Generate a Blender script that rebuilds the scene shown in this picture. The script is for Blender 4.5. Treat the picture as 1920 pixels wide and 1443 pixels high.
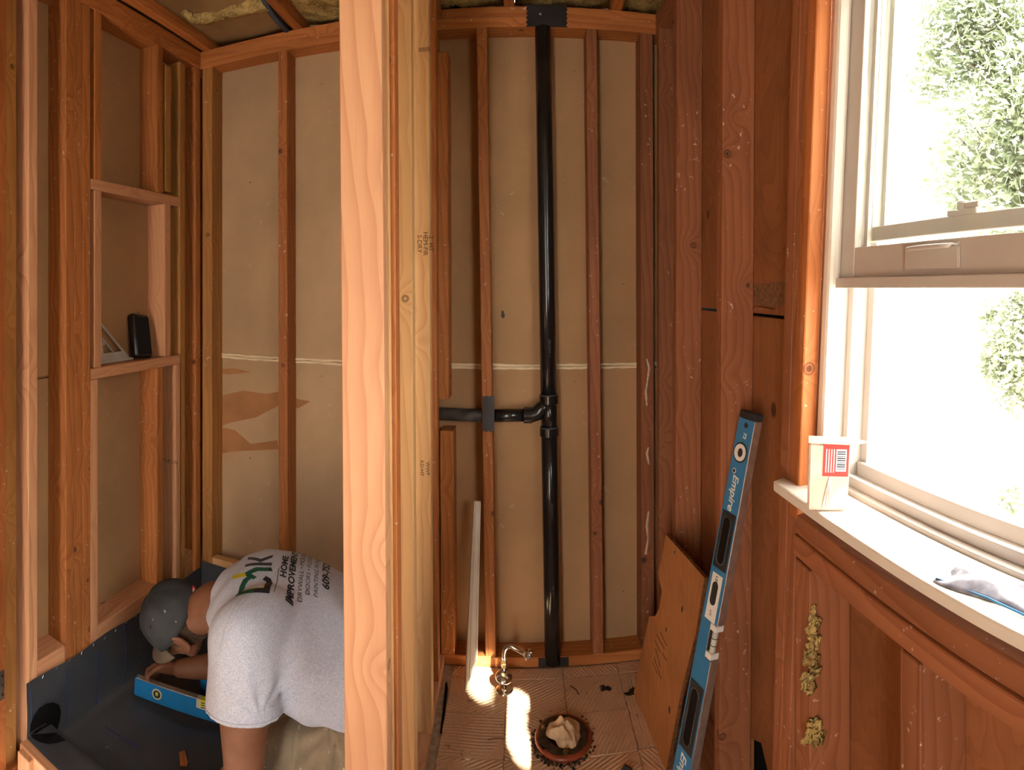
import bpy, bmesh, math, random
from mathutils import Vector, Matrix, Euler
from mathutils.bvhtree import BVHTree
random.seed(7)
for _o in list(bpy.data.objects):
    bpy.data.objects.remove(_o)
SC = bpy.context.scene
COL = SC.collection

# ------------------------------------------------------------------ camera
# a hand-held cylindrical panorama, eye 1.40 m above the floor, facing the back wall (+Y)
F_PX, X_PX, Y_PX, EYE = 1042.0, 980.0, 540.0, 1.40
cam_d = bpy.data.cameras.new('camera')
cam = bpy.data.objects.new('camera', cam_d)
COL.objects.link(cam)
cam.location = (0, 0, EYE)
cam.rotation_euler = (math.pi / 2, 0, 0)
cam_d.type = 'PANO'
cam_d.clip_start = 0.02
for _t in (cam_d, getattr(cam_d, 'cycles', None)):
    try:
        _t.panorama_type = 'CENTRAL_CYLINDRICAL'
        _t.central_cylindrical_range_u_min = -X_PX / F_PX
        _t.central_cylindrical_range_u_max = (1920 - X_PX) / F_PX
        _t.central_cylindrical_range_v_min = -(1443 - Y_PX) / F_PX
        _t.central_cylindrical_range_v_max = Y_PX / F_PX
        _t.central_cylindrical_radius = 1.0
    except AttributeError:
        pass
SC.camera = cam

# ------------------------------------------------------------------ sky, sun, exposure
world = bpy.data.worlds.new('sky')
SC.world = world
world.use_nodes = True
_bg = world.node_tree.nodes['Background']
_bg.inputs[0].default_value = (1.0, 0.93, 0.82, 1)
_bg.inputs[1].default_value = 14.0
SUN_DIR = Vector((0.537, -1.32, 1.22)).normalized()        # from the place towards the sun
sun_d = bpy.data.lights.new('sun', 'SUN')
sun_d.energy = 60.0
sun_d.angle = math.radians(0.53)
sun_d.color = (1.0, 0.93, 0.80)
sun = bpy.data.objects.new('sun', sun_d)
COL.objects.link(sun)
sun.rotation_euler = SUN_DIR.to_track_quat('Z', 'Y').to_euler()
sun.location = SUN_DIR * 9
SC.view_settings.view_transform = 'Standard'
SC.view_settings.look = 'None'
SC.view_settings.exposure = 0.33
SC.view_settings.gamma = 1.0
SC.view_settings.use_curve_mapping = False
SC.cycles.max_bounces = 6
SC.cycles.diffuse_bounces = 4
SC.cycles.transparent_max_bounces = 12
SC.cycles.adaptive_threshold = 0.03

# ------------------------------------------------------------------ helpers
def azim(x): return (x - X_PX) / F_PX
def slope(y): return (Y_PX - y) / F_PX
def on_y(x, y, Y):                      # the point of the plane Y = const seen in that direction
    a = azim(x); X = Y * math.tan(a); r = math.hypot(X, Y)
    return Vector((X, Y, EYE + slope(y) * r))
def on_x(x, y, X):
    a = azim(x); Y = X / math.tan(a); r = math.hypot(X, Y)
    return Vector((X, Y, EYE + slope(y) * r))
def on_z(x, y, Z):
    a = azim(x); r = (Z - EYE) / slope(y)
    return Vector((r * math.sin(a), r * math.cos(a), Z))
def at_r(x, y, r):
    a = azim(x)
    return Vector((r * math.sin(a), r * math.cos(a), EYE + slope(y) * r))

def wmat(o):
    m = o.matrix_basis.copy()
    if o.parent:
        m = wmat(o.parent) @ o.matrix_parent_inverse @ m
    return m
def setp(o, parent):
    if parent is not None:
        o.parent = parent
        o.matrix_parent_inverse = wmat(parent).inverted()
    return o
def tag(o, label=None, cat=None, group=None, kind=None):
    if label: o['label'] = label
    if cat: o['category'] = cat
    if group: o['group'] = group
    if kind: o['kind'] = kind
    return o
def empty(name, loc=(0, 0, 0)):
    o = bpy.data.objects.new(name, None)
    COL.objects.link(o); o.location = loc; o.empty_display_size = 0.1
    return o
def mesh_obj(name, me, mat=None, parent=None, mw=None, smooth=False):
    o = bpy.data.objects.new(name, me)
    COL.objects.link(o)
    if mat is not None and not me.materials:
        me.materials.append(mat)
    if mw is not None:
        o.matrix_basis = mw
    if smooth:
        for p in me.polygons: p.use_smooth = True
    return setp(o, parent)
def bm_obj(name, bm, mat=None, parent=None, mw=None, smooth=False):
    me = bpy.data.meshes.new(name)
    bmesh.ops.recalc_face_normals(bm, faces=bm.faces)
    bm.to_mesh(me); bm.free()
    return mesh_obj(name, me, mat, parent, mw, smooth)

_boxes = {}
def box_mesh(w, d, l, bev=0.002):
    k = (round(w, 4), round(d, 4), round(l, 4), round(bev, 5))
    bm = bmesh.new()
    bmesh.ops.create_cube(bm, size=1)
    for v in bm.verts:
        v.co = Vector((v.co.x * w, v.co.y * d, (v.co.z + .5) * l))
    if bev > 0:
        bmesh.ops.bevel(bm, geom=list(bm.edges), offset=min(bev, .3 * min(w, d, l)), segments=1, affect='EDGES', profile=.5)
    me = bpy.data.meshes.new('lumber')
    bm.to_mesh(me); bm.free()
    return me
def frame(p0, p1, side):
    """matrix whose local z runs p0 -> p1 and whose local x is nearest to side"""
    p0, p1 = Vector(p0), Vector(p1)
    z = (p1 - p0).normalized()
    x = Vector(side); x = (x - z * x.dot(z)).normalized()
    y = z.cross(x)
    m = Matrix((x, y, z)).transposed().to_4x4()
    m.translation = p0
    return m
def lumber(name, p0, p1, w, d, mat, parent=None, side=(1, 0, 0), bev=0.002):
    """a board from p0 to p1 (centre line), w wide along side, d deep across it"""
    k = (round(w, 4), round(d, 4), round((Vector(p1) - Vector(p0)).length, 4), mat.name, bev)
    if k not in _boxes:
        me = box_mesh(w, d, k[2], bev); me.materials.append(mat); _boxes[k] = me
    return mesh_obj(name, _boxes[k], None, parent, frame(p0, p1, side))
def slab(name, x0, x1, y0, y1, z0, z1, mat, parent=None, bev=0.001):
    """axis-aligned box with its origin at its base centre"""
    me = box_mesh(x1 - x0, y1 - y0, z1 - z0, bev)
    return mesh_obj(name, me, mat, parent, Matrix.Translation(((x0 + x1) / 2, (y0 + y1) / 2, z0)))
def add_box(bm, cx, cy, cz, sx, sy, sz, m=None):
    r = bmesh.ops.create_cube(bm, size=1)
    for v in r['verts']:
        v.co = Vector((cx + v.co.x * sx, cy + v.co.y * sy, cz + v.co.z * sz))
        if m is not None: v.co = m @ v.co
    return r['verts']
def add_tube(bm, pts, rad, n=16, cap=True):
    """a round tube along a list of points; rad is one number or a list"""
    pts = [Vector(p) for p in pts]
    rings = []
    prev = None
    for i, p in enumerate(pts):
        t = (pts[min(i + 1, len(pts) - 1)] - pts[max(i - 1, 0)]).normalized()
        if prev is None:
            u = t.orthogonal().normalized()
        else:
            u = (prev - t * prev.dot(t)).normalized()
        prev = u
        w = t.cross(u)
        r = rad[i] if isinstance(rad, (list, tuple)) else rad
        rings.append([bm.verts.new(p + (u * math.cos(2 * math.pi * k / n) + w * math.sin(2 * math.pi * k / n)) * r) for k in range(n)])
    for a, b in zip(rings, rings[1:]):
        for k in range(n):
            bm.faces.new((a[k], a[(k + 1) % n], b[(k + 1) % n], b[k]))
    if cap:
        bm.faces.new(rings[0]); bm.faces.new(rings[-1])
    return rings
def add_lathe(bm, prof, n=24, m=None):
    """prof: list of (radius, z)"""
    rings = []
    for r, z in prof:
        ring = []
        for k in range(n):
            c = Vector((r * math.cos(2 * math.pi * k / n), r * math.sin(2 * math.pi * k / n), z))
            ring.append(bm.verts.new(m @ c if m is not None else c))
        rings.append(ring)
    for a, b in zip(rings, rings[1:]):
        for k in range(n):
            bm.faces.new((a[k], a[(k + 1) % n], b[(k + 1) % n], b[k]))
    bm.faces.new(rings[0]); bm.faces.new(rings[-1])
def add_prism(bm, poly, z0, z1, m=None):
    lo = [bm.verts.new((m @ Vector((x, y, z0))) if m is not None else Vector((x, y, z0))) for x, y in poly]
    hi = [bm.verts.new((m @ Vector((x, y, z1))) if m is not None else Vector((x, y, z1))) for x, y in poly]
    n = len(poly)
    bm.faces.new(lo[::-1]); bm.faces.new(hi)
    for k in range(n):
        bm.faces.new((lo[k], lo[(k + 1) % n], hi[(k + 1) % n], hi[k]))
def smooth_angle(o, deg=40):
    """smooth shading with the sharp edges kept"""
    bm = bmesh.new(); bm.from_mesh(o.data)
    for f in bm.faces: f.smooth = True
    for e in bm.edges:
        if len(e.link_faces) == 2 and e.calc_face_angle(0) > math.radians(deg): e.smooth = False
    bm.to_mesh(o.data); bm.free()
    return o

# ------------------------------------------------------------------ materials
class NT:
    def __init__(self, name):
        self.m = bpy.data.materials.new(name); self.m.use_nodes = True
        self.t = self.m.node_tree
        self.b = self.t.nodes['Principled BSDF']
    def n(self, kind, **kw):
        nd = self.t.nodes.new(kind)
        for k, v in kw.items(): setattr(nd, k, v)
        return nd
    def put(self, sock, v):
        if v is None: return
        if hasattr(v, 'is_linked') or hasattr(v, 'links'): self.t.links.new(v, sock)
        else:
            try: sock.default_value = v
            except Exception: sock.default_value = (*v, 1)
    def math(self, op, a, b=None, c=None, clamp=False):
        nd = self.n('ShaderNodeMath', operation=op, use_clamp=clamp)
        for i, v in enumerate((a, b, c)): self.put(nd.inputs[i], v)
        return nd.outputs[0]
    def vmath(self, op, a, b=None, s=None):
        nd = self.n('ShaderNodeVectorMath', operation=op)
        self.put(nd.inputs[0], a)
        if b is not None: self.put(nd.inputs[1], b)
        if s is not None: self.put(nd.inputs['Scale'], s)
        return nd.outputs[0]
    def mix(self, f, a, b, blend='MIX'):
        nd = self.n('ShaderNodeMix', data_type='RGBA', blend_type=blend)
        self.put(nd.inputs[0], f)
        self.put(nd.inputs[6], (*a, 1) if isinstance(a, tuple) and len(a) == 3 else a)
        self.put(nd.inputs[7], (*b, 1) if isinstance(b, tuple) and len(b) == 3 else b)
        return nd.outputs[2]
    def noise(self, vec, scale, detail=3, rough=.5, dist=0):
        nd = self.n('ShaderNodeTexNoise')
        self.put(nd.inputs['Vector'], vec)
        nd.inputs['Scale'].default_value = scale; nd.inputs['Detail'].default_value = detail
        nd.inputs['Roughness'].default_value = rough; nd.inputs['Distortion'].default_value = dist
        return nd.outputs['Fac']
    def step(self, v, lo, hi):
        nd = self.n('ShaderNodeMapRange', interpolation_type='SMOOTHSTEP')
        self.put(nd.inputs[0], v); nd.inputs[1].default_value = lo; nd.inputs[2].default_value = hi
        return nd.outputs[0]
    def obj(self): return self.n('ShaderNodeTexCoord').outputs['Object']
    def rnd(self): return self.n('ShaderNodeObjectInfo').outputs['Random']
    def bump(self, h, strength=.3, dist=.002):
        nd = self.n('ShaderNodeBump'); nd.inputs['Strength'].default_value = strength
        nd.inputs['Distance'].default_value = dist
        self.put(nd.inputs['Height'], h); self.t.links.new(nd.outputs[0], self.b.inputs['Normal'])
    def base(self, col, rough=.6, spec=.5, metal=0):
        self.put(self.b.inputs['Base Color'], (*col, 1) if isinstance(col, tuple) and len(col) == 3 else col)
        self.put(self.b.inputs['Roughness'], rough)
        self.b.inputs['Specular IOR Level'].default_value = spec
        self.b.inputs['Metallic'].default_value = metal
        return self.m

def flat(name, col, rough=.6, spec=.4, metal=0, var=.12, scale=14, bump=.05, bscale=80):
    """a plain surface with slight mottling and fine relief"""
    t = NT(name); co = t.obj()
    nz = t.noise(co, scale, 4)
    c = t.mix(t.step(nz, .3, .7), tuple(v * (1 - var) for v in col), tuple(min(1, v * (1 + var)) for v in col))
    if bump: t.bump(t.noise(co, bscale, 3), bump, .001)
    return t.base(c, rough, spec, metal)

def wood(name, light, dark, knot, ring=42.0, contrast=.75, fleck=0.0, rough=.62, kscale=6.0, stain=None, vary=.22):
    """fir: growth rings that run along local z, knots, fibres; fleck adds dabs of old paint and plaster"""
    t = NT(name)
    rv = t.rnd()
    co = t.vmath('ADD', t.obj(), t.vmath('SCALE', (3.1, 5.7, 9.3), s=rv))
    # knots
    vor = t.n('ShaderNodeTexVoronoi', feature='F1'); t.put(vor.inputs['Vector'], co); vor.inputs['Scale'].default_value = kscale
    kd = vor.outputs['Distance']
    near = t.math('POWER', t.math('SUBTRACT', 1.0, kd, clamp=True), 6.0)
    knotm = t.math('SUBTRACT', 1.0, t.step(kd, .045, .07))
    # rings
    warp = t.noise(t.vmath('MULTIPLY', co, (4, 4, 1.1)), 1.0, 2, .5)
    st = t.vmath('MULTIPLY', co, (1, 1, .035))
    sep = t.n('ShaderNodeSeparateXYZ'); t.put(sep.inputs[0], st)
    rad = t.math('ADD', t.math('MULTIPLY', sep.outputs[0], .8), t.math('ADD', t.math('MULTIPLY', sep.outputs[1], .6), sep.outputs[2]))
    ph = t.math('ADD', t.math('MULTIPLY', rad, ring), t.math('ADD', t.math('MULTIPLY', warp, 3.2), t.math('MULTIPLY', near, 4.0)))
    saw = t.math('FRACT', ph)
    late = t.math('POWER', saw, 2.2)
    edge = t.math('SUBTRACT', 1.0, t.step(saw, .93, 1.0))
    grain = t.math('MULTIPLY', late, edge)
    fib = t.noise(t.vmath('MULTIPLY', co, (1, 1, .03)), 420, 2, .6)
    fac = t.math('ADD', t.math('MULTIPLY', grain, contrast), t.math('MULTIPLY', t.math('SUBTRACT', fib, .5), .5), clamp=True)
    c = t.mix(fac, light, dark)
    big = t.noise(t.vmath('MULTIPLY', co, (1, 1, .25)), 7, 3, .6)
    c = t.mix(t.math('MULTIPLY', t.step(big, .35, .75), .45), c, stain or tuple(v * .62 for v in dark))
    c = t.mix(knotm, c, knot)
    ringk = t.math('MULTIPLY', t.math('SUBTRACT', t.step(kd, .062, .075), t.step(kd, .075, .095)), .75)
    c = t.mix(ringk, c, tuple(v * .45 for v in knot))
    if fleck > 0:
        a = t.noise(co, 75, 3, .55); b = t.noise(co, 5, 2)
        m = t.math('MULTIPLY', t.step(a, .66, .72), t.step(b, .62 - fleck * .3, .72 - fleck * .3))
        s = t.noise(t.vmath('MULTIPLY', co, (1, 1, .3)), 30, 4, .7)
        m2 = t.math('MULTIPLY', t.step(s, .60, .8), t.math('MULTIPLY', t.step(b, .5, .62), .35 * fleck))
        c = t.mix(t.math('MAXIMUM', t.math('MULTIPLY', m, .8), m2), c, (.66, .50, .42))
    val = t.math('ADD', 1 - vary / 2, t.math('MULTIPLY', rv, vary))
    hs = t.n('ShaderNodeHueSaturation'); t.put(hs.inputs['Color'], c); t.put(hs.inputs['Value'], val)
    t.bump(t.math('ADD', t.math('MULTIPLY', grain, .6), fib), .22, .0012)
    return t.base(hs.outputs[0], rough, .35)

M = {}
M['new'] = wood('fresh_fir', (.66, .36, .20), (.47, .20, .095), (.20, .075, .03), 38, .8, .0, .6, 5.0, stain=(.48, .22, .12), vary=.10)
M['pale'] = wood('pale_pine', (.72, .43, .20), (.54, .27, .105), (.24, .11, .04), 46, .75, 0, .58, 6.0, stain=(.62, .38, .17), vary=.12)
M['old'] = wood('old_fir', (.47, .175, .050), (.30, .085, .022), (.085, .025, .01), 52, .8, .55, .6, 6.5, vary=.3)
M['amber'] = wood('amber_fir', (.42, .20, .058), (.28, .11, .028), (.10, .035, .012), 48, .7, .35, .6, 6.0, vary=.25)
M['red'] = wood('red_fir', (.335, .125, .055), (.20, .065, .028), (.05, .018, .010), 50, .75, .45, .66, 6.5, vary=.28)
M['orange'] = wood('orange_fir', (.52, .18, .055), (.36, .105, .028), (.12, .03, .01), 50, .65, .9, .6, 6.0, vary=.15)
M['new2'] = wood('fresh_fir_frame', (.58, .295, .155), (.42, .18, .085), (.20, .085, .04), 60, .7, 0, .6, 6.0, stain=(.48, .23, .12), vary=.12)

def drywall(name, col, torn=0.0):
    t = NT(name); co = t.obj()
    a = t.noise(co, 2.2, 4, .6); f = t.noise(co, 160, 2)
    c = t.mix(t.step(a, .3, .72), tuple(v * .86 for v in col), tuple(v * 1.08 for v in col))
    c = t.mix(t.math('MULTIPLY', t.step(f, .35, .65), .10), c, tuple(v * .7 for v in col))
    sm = t.math('MULTIPLY', t.step(t.noise(co, 26, 4, .65, 1.2), .60, .74), t.step(t.noise(co, 3.3, 2), .5, .62))
    c = t.mix(t.math('MULTIPLY', sm, .45), c, (.62, .54, .42))            # wiped-on compound
    sp = t.n('ShaderNodeTexVoronoi'); t.put(sp.inputs['Vector'], co); sp.inputs['Scale'].default_value = 9
    c = t.mix(t.math('MULTIPLY', t.math('SUBTRACT', 1, t.step(sp.outputs['Distance'], .025, .04)), .8), c, (.10, .055, .03))
    t.bump(t.math('ADD', a, t.math('MULTIPLY', f, .15)), .12, .003)
    return t.base(c, .82, .2)
M['drywall'] = drywall('drywall_paper', (.43, .255, .130))
M['drywall2'] = drywall('drywall_paper_lit', (.47, .315, .185))  # same board, paler: the shower bay's brighter light put into the colour
M['compound'] = flat('joint_compound', (.74, .60, .40), .8, .2, var=.1, bump=.3, bscale=120)
M['torn'] = flat('torn_paper', (.37, .175, .075), .85, .15, var=.12, scale=10, bump=.2)

def plywood(name, light, dark, scale=1.0):
    """rotary-cut veneer: wide wandering bands, along local z"""
    t = NT(name); rv = t.rnd()
    co = t.vmath('ADD', t.obj(), t.vmath('SCALE', (7, 3, 5), s=rv))
    w = t.noise(t.vmath('MULTIPLY', co, (2.2 * scale, 2.2 * scale, .9 * scale)), 1.6, 3, .55, .8)
    ph = t.math('FRACT', t.math('MULTIPLY', w, 22))
    g = t.math('MULTIPLY', t.math('POWER', ph, 1.6), t.math('SUBTRACT', 1, t.step(ph, .9, 1)))
    fib = t.noise(t.vmath('MULTIPLY', co, (1, 1, .05)), 260, 2)
    c = t.mix(t.math('ADD', t.math('MULTIPLY', g, .55), t.math('MULTIPLY', t.math('SUBTRACT', fib, .5), .6), clamp=True), light, dark)
    b = t.noise(co, 3.0, 4, .6)
    c = t.mix(t.math('MULTIPLY', t.step(b, .4, .75), .5), c, tuple(v * .6 for v in dark))
    vor = t.n('ShaderNodeTexVoronoi'); t.put(vor.inputs['Vector'], t.vmath('MULTIPLY', co, (1, 1, .8))); vor.inputs['Scale'].default_value = 5
    c = t.mix(t.math('MULTIPLY', t.math('SUBTRACT', 1, t.step(vor.outputs['Distance'], .05, .10)), .85), c, tuple(v * .22 for v in dark))
    t.bump(t.math('ADD', g, fib), .2, .0012)
    return t.base(c, .72, .25)
M['sheath'] = plywood('old_plywood', (.32, .125, .052), (.21, .075, .03))
M['plyscrap'] = plywood('plywood_scrap', (.50, .215, .080), (.37, .14, .047), .8)
M['plyedge'] = flat('plywood_edge', (.20, .10, .05), .8, .2, var=.3, scale=90)

M['black'] = flat('black_plastic', (.012, .012, .015), .22, .5, var=.3, bump=.02)
M['abs'] = flat('black_drain_plastic', (.011, .011, .013), .20, .5, var=.15, scale=8, bump=0)
M['absgrey'] = flat('dusty_drain_plastic', (.06, .06, .06), .5, .4, var=.5, scale=18)
M['plate'] = flat('black_steel', (.018, .018, .022), .42, .5, var=.2)
M['chrome'] = flat('worn_chrome', (.72, .70, .66), .2, .5, 1.0, var=.15, bump=.03)
M['brass'] = flat('dull_brass', (.35, .25, .12), .4, .5, 1.0)
M['steel'] = flat('zinc_steel', (.55, .54, .52), .35, .5, 1.0)
M['whitepaint'] = flat('white_gloss_paint', (.78, .74, .68), .35, .5, var=.03, bump=.05, bscale=30)
M['vinyl'] = flat('white_vinyl', (.54, .49, .45), .4, .5, var=.02, bump=.02)
M['bluelevel'] = flat('blue_enamel', (.035, .20, .43), .3, .5, var=.06, bump=.02)
M['bluelevel2'] = flat('bright_blue_enamel', (.01, .19, .48), .35, .5, var=.08, bump=.02)
M['alu'] = flat('brushed_aluminium', (.62, .58, .54), .38, .5, .85, var=.12, scale=40)
M['rubber'] = flat('dark_rubber', (.025, .025, .028), .6, .4, var=.3)
M['label'] = flat('white_print', (.78, .78, .76), .5, .3, var=.03, bump=0)
M['ink'] = flat('dark_print', (.02, .022, .03), .7, .2, var=.2, bump=0)
M['vial'] = flat('green_vial', (.62, .60, .06), .15, .5, var=.2, bump=0)
M['dark'] = flat('dark_void', (.012, .010, .010), .95, .1, bump=0)

# ================================================================== THE SETTING
XR, XRS = .50, .59            # right wall: stud faces, sheathing
YB, YD = 2.05, 2.139          # back wall: stud faces, drywall behind them
XL, XLD = -1.34, -1.429       # left wall
TOP, PLB = 2.44, 2.364        # top and underside of the double top plates
def struct(o): o['kind'] = 'structure'; return o

# ---- back wall
wb = struct(empty('wall_back', (0, YB, 0)))
SEAM = 1.098
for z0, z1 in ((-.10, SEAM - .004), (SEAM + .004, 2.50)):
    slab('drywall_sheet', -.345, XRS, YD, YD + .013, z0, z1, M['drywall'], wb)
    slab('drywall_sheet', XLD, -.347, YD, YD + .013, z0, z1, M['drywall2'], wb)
slab('leak_backing', XLD, XRS, YD + .015, YD + .028, -.10, 2.5, M['drywall'], wb)  # unseen backing added to stop sky light leaking through the sheet joint
bm = bmesh.new()                                             # compound squeezed through the joint: two thin beads
for dz, rr in ((.0058, .0064), (-.0062, .0056)):
    pts, rad = [], []
    for i in range(90):
        x = XLD + (XRS - XLD) * i / 89
        pts.append((x, YD - .001, SEAM + dz + random.uniform(-.0012, .0012)))
        rad.append(rr * random.uniform(.75, 1.2))
    add_tube(bm, pts, rad, 8)
bm_obj('joint_compound', bm, M['compound'], wb, smooth=True)
# torn face paper low in the shower bay
for poly in ([(412, 742), (455, 732), (500, 738), (522, 734), (560, 748), (582, 752), (560, 765), (523, 760), (480, 782), (432, 792), (412, 800)],
             [(412, 800), (440, 806), (470, 832), (520, 825), (523, 842), (450, 845), (412, 850)],
             [(412, 692), (440, 690), (470, 697), (430, 702), (412, 700)]):
    bm = bmesh.new()
    add_prism(bm, [(on_y(x, y, YD).x, on_y(x, y, YD).z) for x, y in poly], 0, .0008, Matrix(((1, 0, 0, 0), (0, 0, -1, YD), (0, 1, 0, 0), (0, 0, 0, 1))))
    bm_obj('torn_paper', bm, M['torn'], wb)
def vstud(x0, x1, z0, z1, mat, lean=0.0, y0=YB, parent=wb, name='stud', d=.089):
    """a stud of the back wall: x at its foot, lean = how far its head stands to the left"""
    c = (x0 + x1) / 2
    return lumber(name, (c, y0 + d / 2, z0), (c - lean, y0 + d / 2, z1), x1 - x0, d, mat, parent)
lumber('top_plate', (XLD, YB + .0445, 2.421), (XRS, YB + .0445, 2.421), .089, .038, M['old'], wb, (0, 1, 0))
lumber('top_plate', (XLD, YB + .0445, 2.383), (XRS, YB + .0445, 2.383), .089, .038, M['old'], wb, (0, 1, 0))
lumber('bottom_plate', (XLD, YB + .0445, .019), (-.36, YB + .0445, .019), .089, .038, M['old'], wb, (0, 1, 0))
lumber('bottom_plate', (-.32, YB + .0445, .019), (XRS, YB + .0445, .019), .089, .038, M['old'], wb, (0, 1, 0))
vstud(-1.333, -1.283, .038, PLB, M['amber'])
vstud(-.962, -.922, .038, PLB, M['old'], .004)
vstud(-.137, -.099, .038, PLB, M['old'], .034)
vstud(.261, .301, .038, PLB, M['red'], .026)
vstud(.446, .496, .038, PLB, M['red'], .006)
vstud(-.314, -.274, .985, 2.28, M['old'], .004)
vstud(-.304, -.253, .038, .868, M['old'], .004)
vstud(-.365, -.322, .038, PLB, M['amber'])
lumber('blocking', (-1.283, YB + .02, .16), (-.962, YB + .02, .16), .038, .14, M['pale'], wb, (0, 1, 0))

# ---- left wall
wl = struct(empty('wall_left', (XL, 1.5, 0)))
slab('drywall_sheet', XLD - .013, XLD, .95, YD, -.10, SEAM - .004, M['drywall'], wl)
slab('drywall_sheet', XLD - .013, XLD, .95, YD, SEAM + .004, 2.50, M['drywall'], wl)
def lstud(y0, y1, z0, z1, mat, name='stud', d=.089, x=XL, lean=0.0):
    c = (y0 + y1) / 2
    return lumber(name, (x - d / 2, c, z0), (x - d / 2, c + lean, z1), d, y1 - y0, mat, wl)
for zc in (2.421, 2.383):
    lumber('top_plate', (XL - .0445, .2, zc), (XL - .0445, YB, zc), .089, .038, M['old'], wl)
lumber('bottom_plate', (XL - .0445, .9, -.08), (XL - .0445, YB, -.08), .089, .038, M['old'], wl)
lstud(2.008, 2.046, -.06, PLB, M['old'])
lstud(1.890, 1.928, -.06, 2.345, M['amber'])
lstud(1.735, 1.773, -.06, 1.084, M['old'])
lstud(1.735, 1.773, 1.779, PLB, M['old'])
lstud(1.3235, 1.3605, -.06, PLB, M['old'])
lstud(1.285, 1.3225, -.06, PLB, M['old'])
lstud(1.245, 1.284, -.06, PLB, M['old'])
# fresh framing of the niche
lstud(1.790, 1.828, 1.790, 2.30, M['amber'], d=.050)
lstud(1.785, 1.825, 1.124, 1.740, M['new2'])
lstud(1.862, 1.899, .10, 1.084, M['new2'])
lstud(1.381, 1.417, 1.124, 1.740, M['new2'], d=.040)
lstud(1.381, 1.417, 1.778, PLB, M['old'], d=.040)
lstud(1.363, 1.398, .10, 1.084, M['new2'], d=.040)
lumber('niche_header', (XL - .0445, 1.363, 1.759), (XL - .0445, 1.899, 1.759), .089, .038, M['new2'], wl)
lumber('niche_shelf', (XL - .0445, 1.363, 1.104), (XL - .0445, 1.899, 1.104), .089, .038, M['new2'], wl)
# fresh pair and old trimmers beside the door opening
lstud(1.087, 1.124, -.20, 2.44, M['new'])
lstud(1.020, 1.060, -.20, 2.44, M['amber'], x=XL - .026)
lstud(.972, 1.012, -.20, 2.44, M['orange'], x=XL - .014)
lstud(.925, .962, -.20, 2.44, M['old'], x=XL + .006)
# blocking behind the top of the liner
lumber('blocking', (XL - .0445, 1.126, .12), (XL - .0445, 1.243, .12), .089, .21, M['new2'], wl)
lumber('blocking', (XL - .0445, 1.400, .12), (XL - .0445, 1.733, .12), .089, .21, M['new2'], wl)
lumber('blocking', (XL - .0445, 1.930, .14), (XL - .0445, 2.006, .14), .060, .24, M['new2'], wl)
# dark building paper that hangs beside the niche
slab('paper_strip', XLD + .004, XLD + .006, 1.37, 1.40, 1.13, 2.36, M['absgrey'], wl)
# the rest of that side, in front of the door opening
slab('leak_backing', XLD - .028, XLD - .015, .95, YD, -.10, 2.5, M['drywall'], wl)  # added backing, keeps stray sky light out of the left joint
slab('wall_board', -1.44, -1.41, -1.62, .92, 0, 2.5, M['drywall'], wl)

# ---- partition between the shower and the toilet
wp = struct(empty('wall_middle', (-.31, 1.5, 0)))
def pstud(y, xr, z0, mat, w=.089, d=.038, z1=2.44, lean=.012, name='stud'):
    """a stud of the partition with its near face at y and its right edge at xr"""
    return lumber(name, (xr - w / 2, y + d / 2, z0), (xr - w / 2 - lean, y + d / 2, z1), w, d, mat, wp)
pstud(1.070, -.262, -.12, M['new'], lean=.020)
pstud(1.109, -.258, -.12, M['pale'], w=.089, d=.012, lean=.020)
pstud(1.124, -.252, -.12, M['orange'], w=.089, lean=.016)
pstud(1.340, -.262, .038, M['pale'], lean=.014)
pstud(1.672, -.276, .038, M['pale'], lean=.010)
pstud(1.900, -.290, .038, M['old'], lean=.010)
lumber('bottom_plate', (-.318, 1.165, .019), (-.338, 2.045, .019), .095, .038, M['new'], wp)
lumber('top_plate', (-.325, 1.165, 2.421), (-.345, 2.045, 2.421), .089, .038, M['old'], wp)

# ---- right wall with its window
wr = struct(empty('wall_right', (XR, 1.0, 0)))
K = .08                                                      # the window leans in its wall
def lean_y(y, z): return y - K * (z - 1.4)
WZ0, WZ1, WYF, WYN = 1.0, 2.08, .892, -.42
def sheet(y0, y1, z0, z1, name='sheathing_panel', x=XRS, t=.012, mat=None):
    return slab(name, x, x + t, y0, y1, z0, z1, mat or M['sheath'], wr)
sheet(.99, YD, 1.335, 2.50)
sheet(.99, 1.36, .30, 1.327); sheet(1.36, YD, -.05, 1.327)
sheet(WYN, .985, -.05, .965)
sheet(WYN, .985, 2.10, 2.50)
sheet(-1.62, WYN - .005, -.05, 2.50)
# torn lower edge and the chip in the seam
bm = bmesh.new()
for poly in ([(1.36, .30), (1.36, .20), (1.29, .24), (1.25, .20), (1.19, .12), (1.15, .16), (1.10, .03), (1.06, .10), (1.02, .02), (.99, .05), (.99, .30)],):
    add_prism(bm, poly, 0, .012, Matrix(((0, 0, 1, XRS), (1, 0, 0, 0), (0, 1, 0, 0), (0, 0, 0, 1))))
bm_obj('sheathing_panel', bm, M['sheath'], wr)
bm = bmesh.new()
add_prism(bm, [(1.345, 1.342), (1.30, 1.352), (1.20, 1.348), (1.06, 1.385), (1.03, 1.365), (1.15, 1.338)], 0, .006, Matrix(((0, 0, 1, XRS - .006), (1, 0, 0, 0), (0, 1, 0, 0), (0, 0, 0, 1))))
bm_obj('veneer_chip', bm, M['red'], wr)
bm = bmesh.new()
add_prism(bm, [(1.30, 1.358), (1.17, 1.354), (1.05, 1.392), (1.05, 1.425), (1.20, 1.415), (1.345, 1.408), (1.345, 1.368)], 0, .0015, Matrix(((0, 0, 1, XRS - .0015), (1, 0, 0, 0), (0, 1, 0, 0), (0, 0, 0, 1))))
bm_obj('bare_ply', bm, M['plyedge'], wr)
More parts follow.
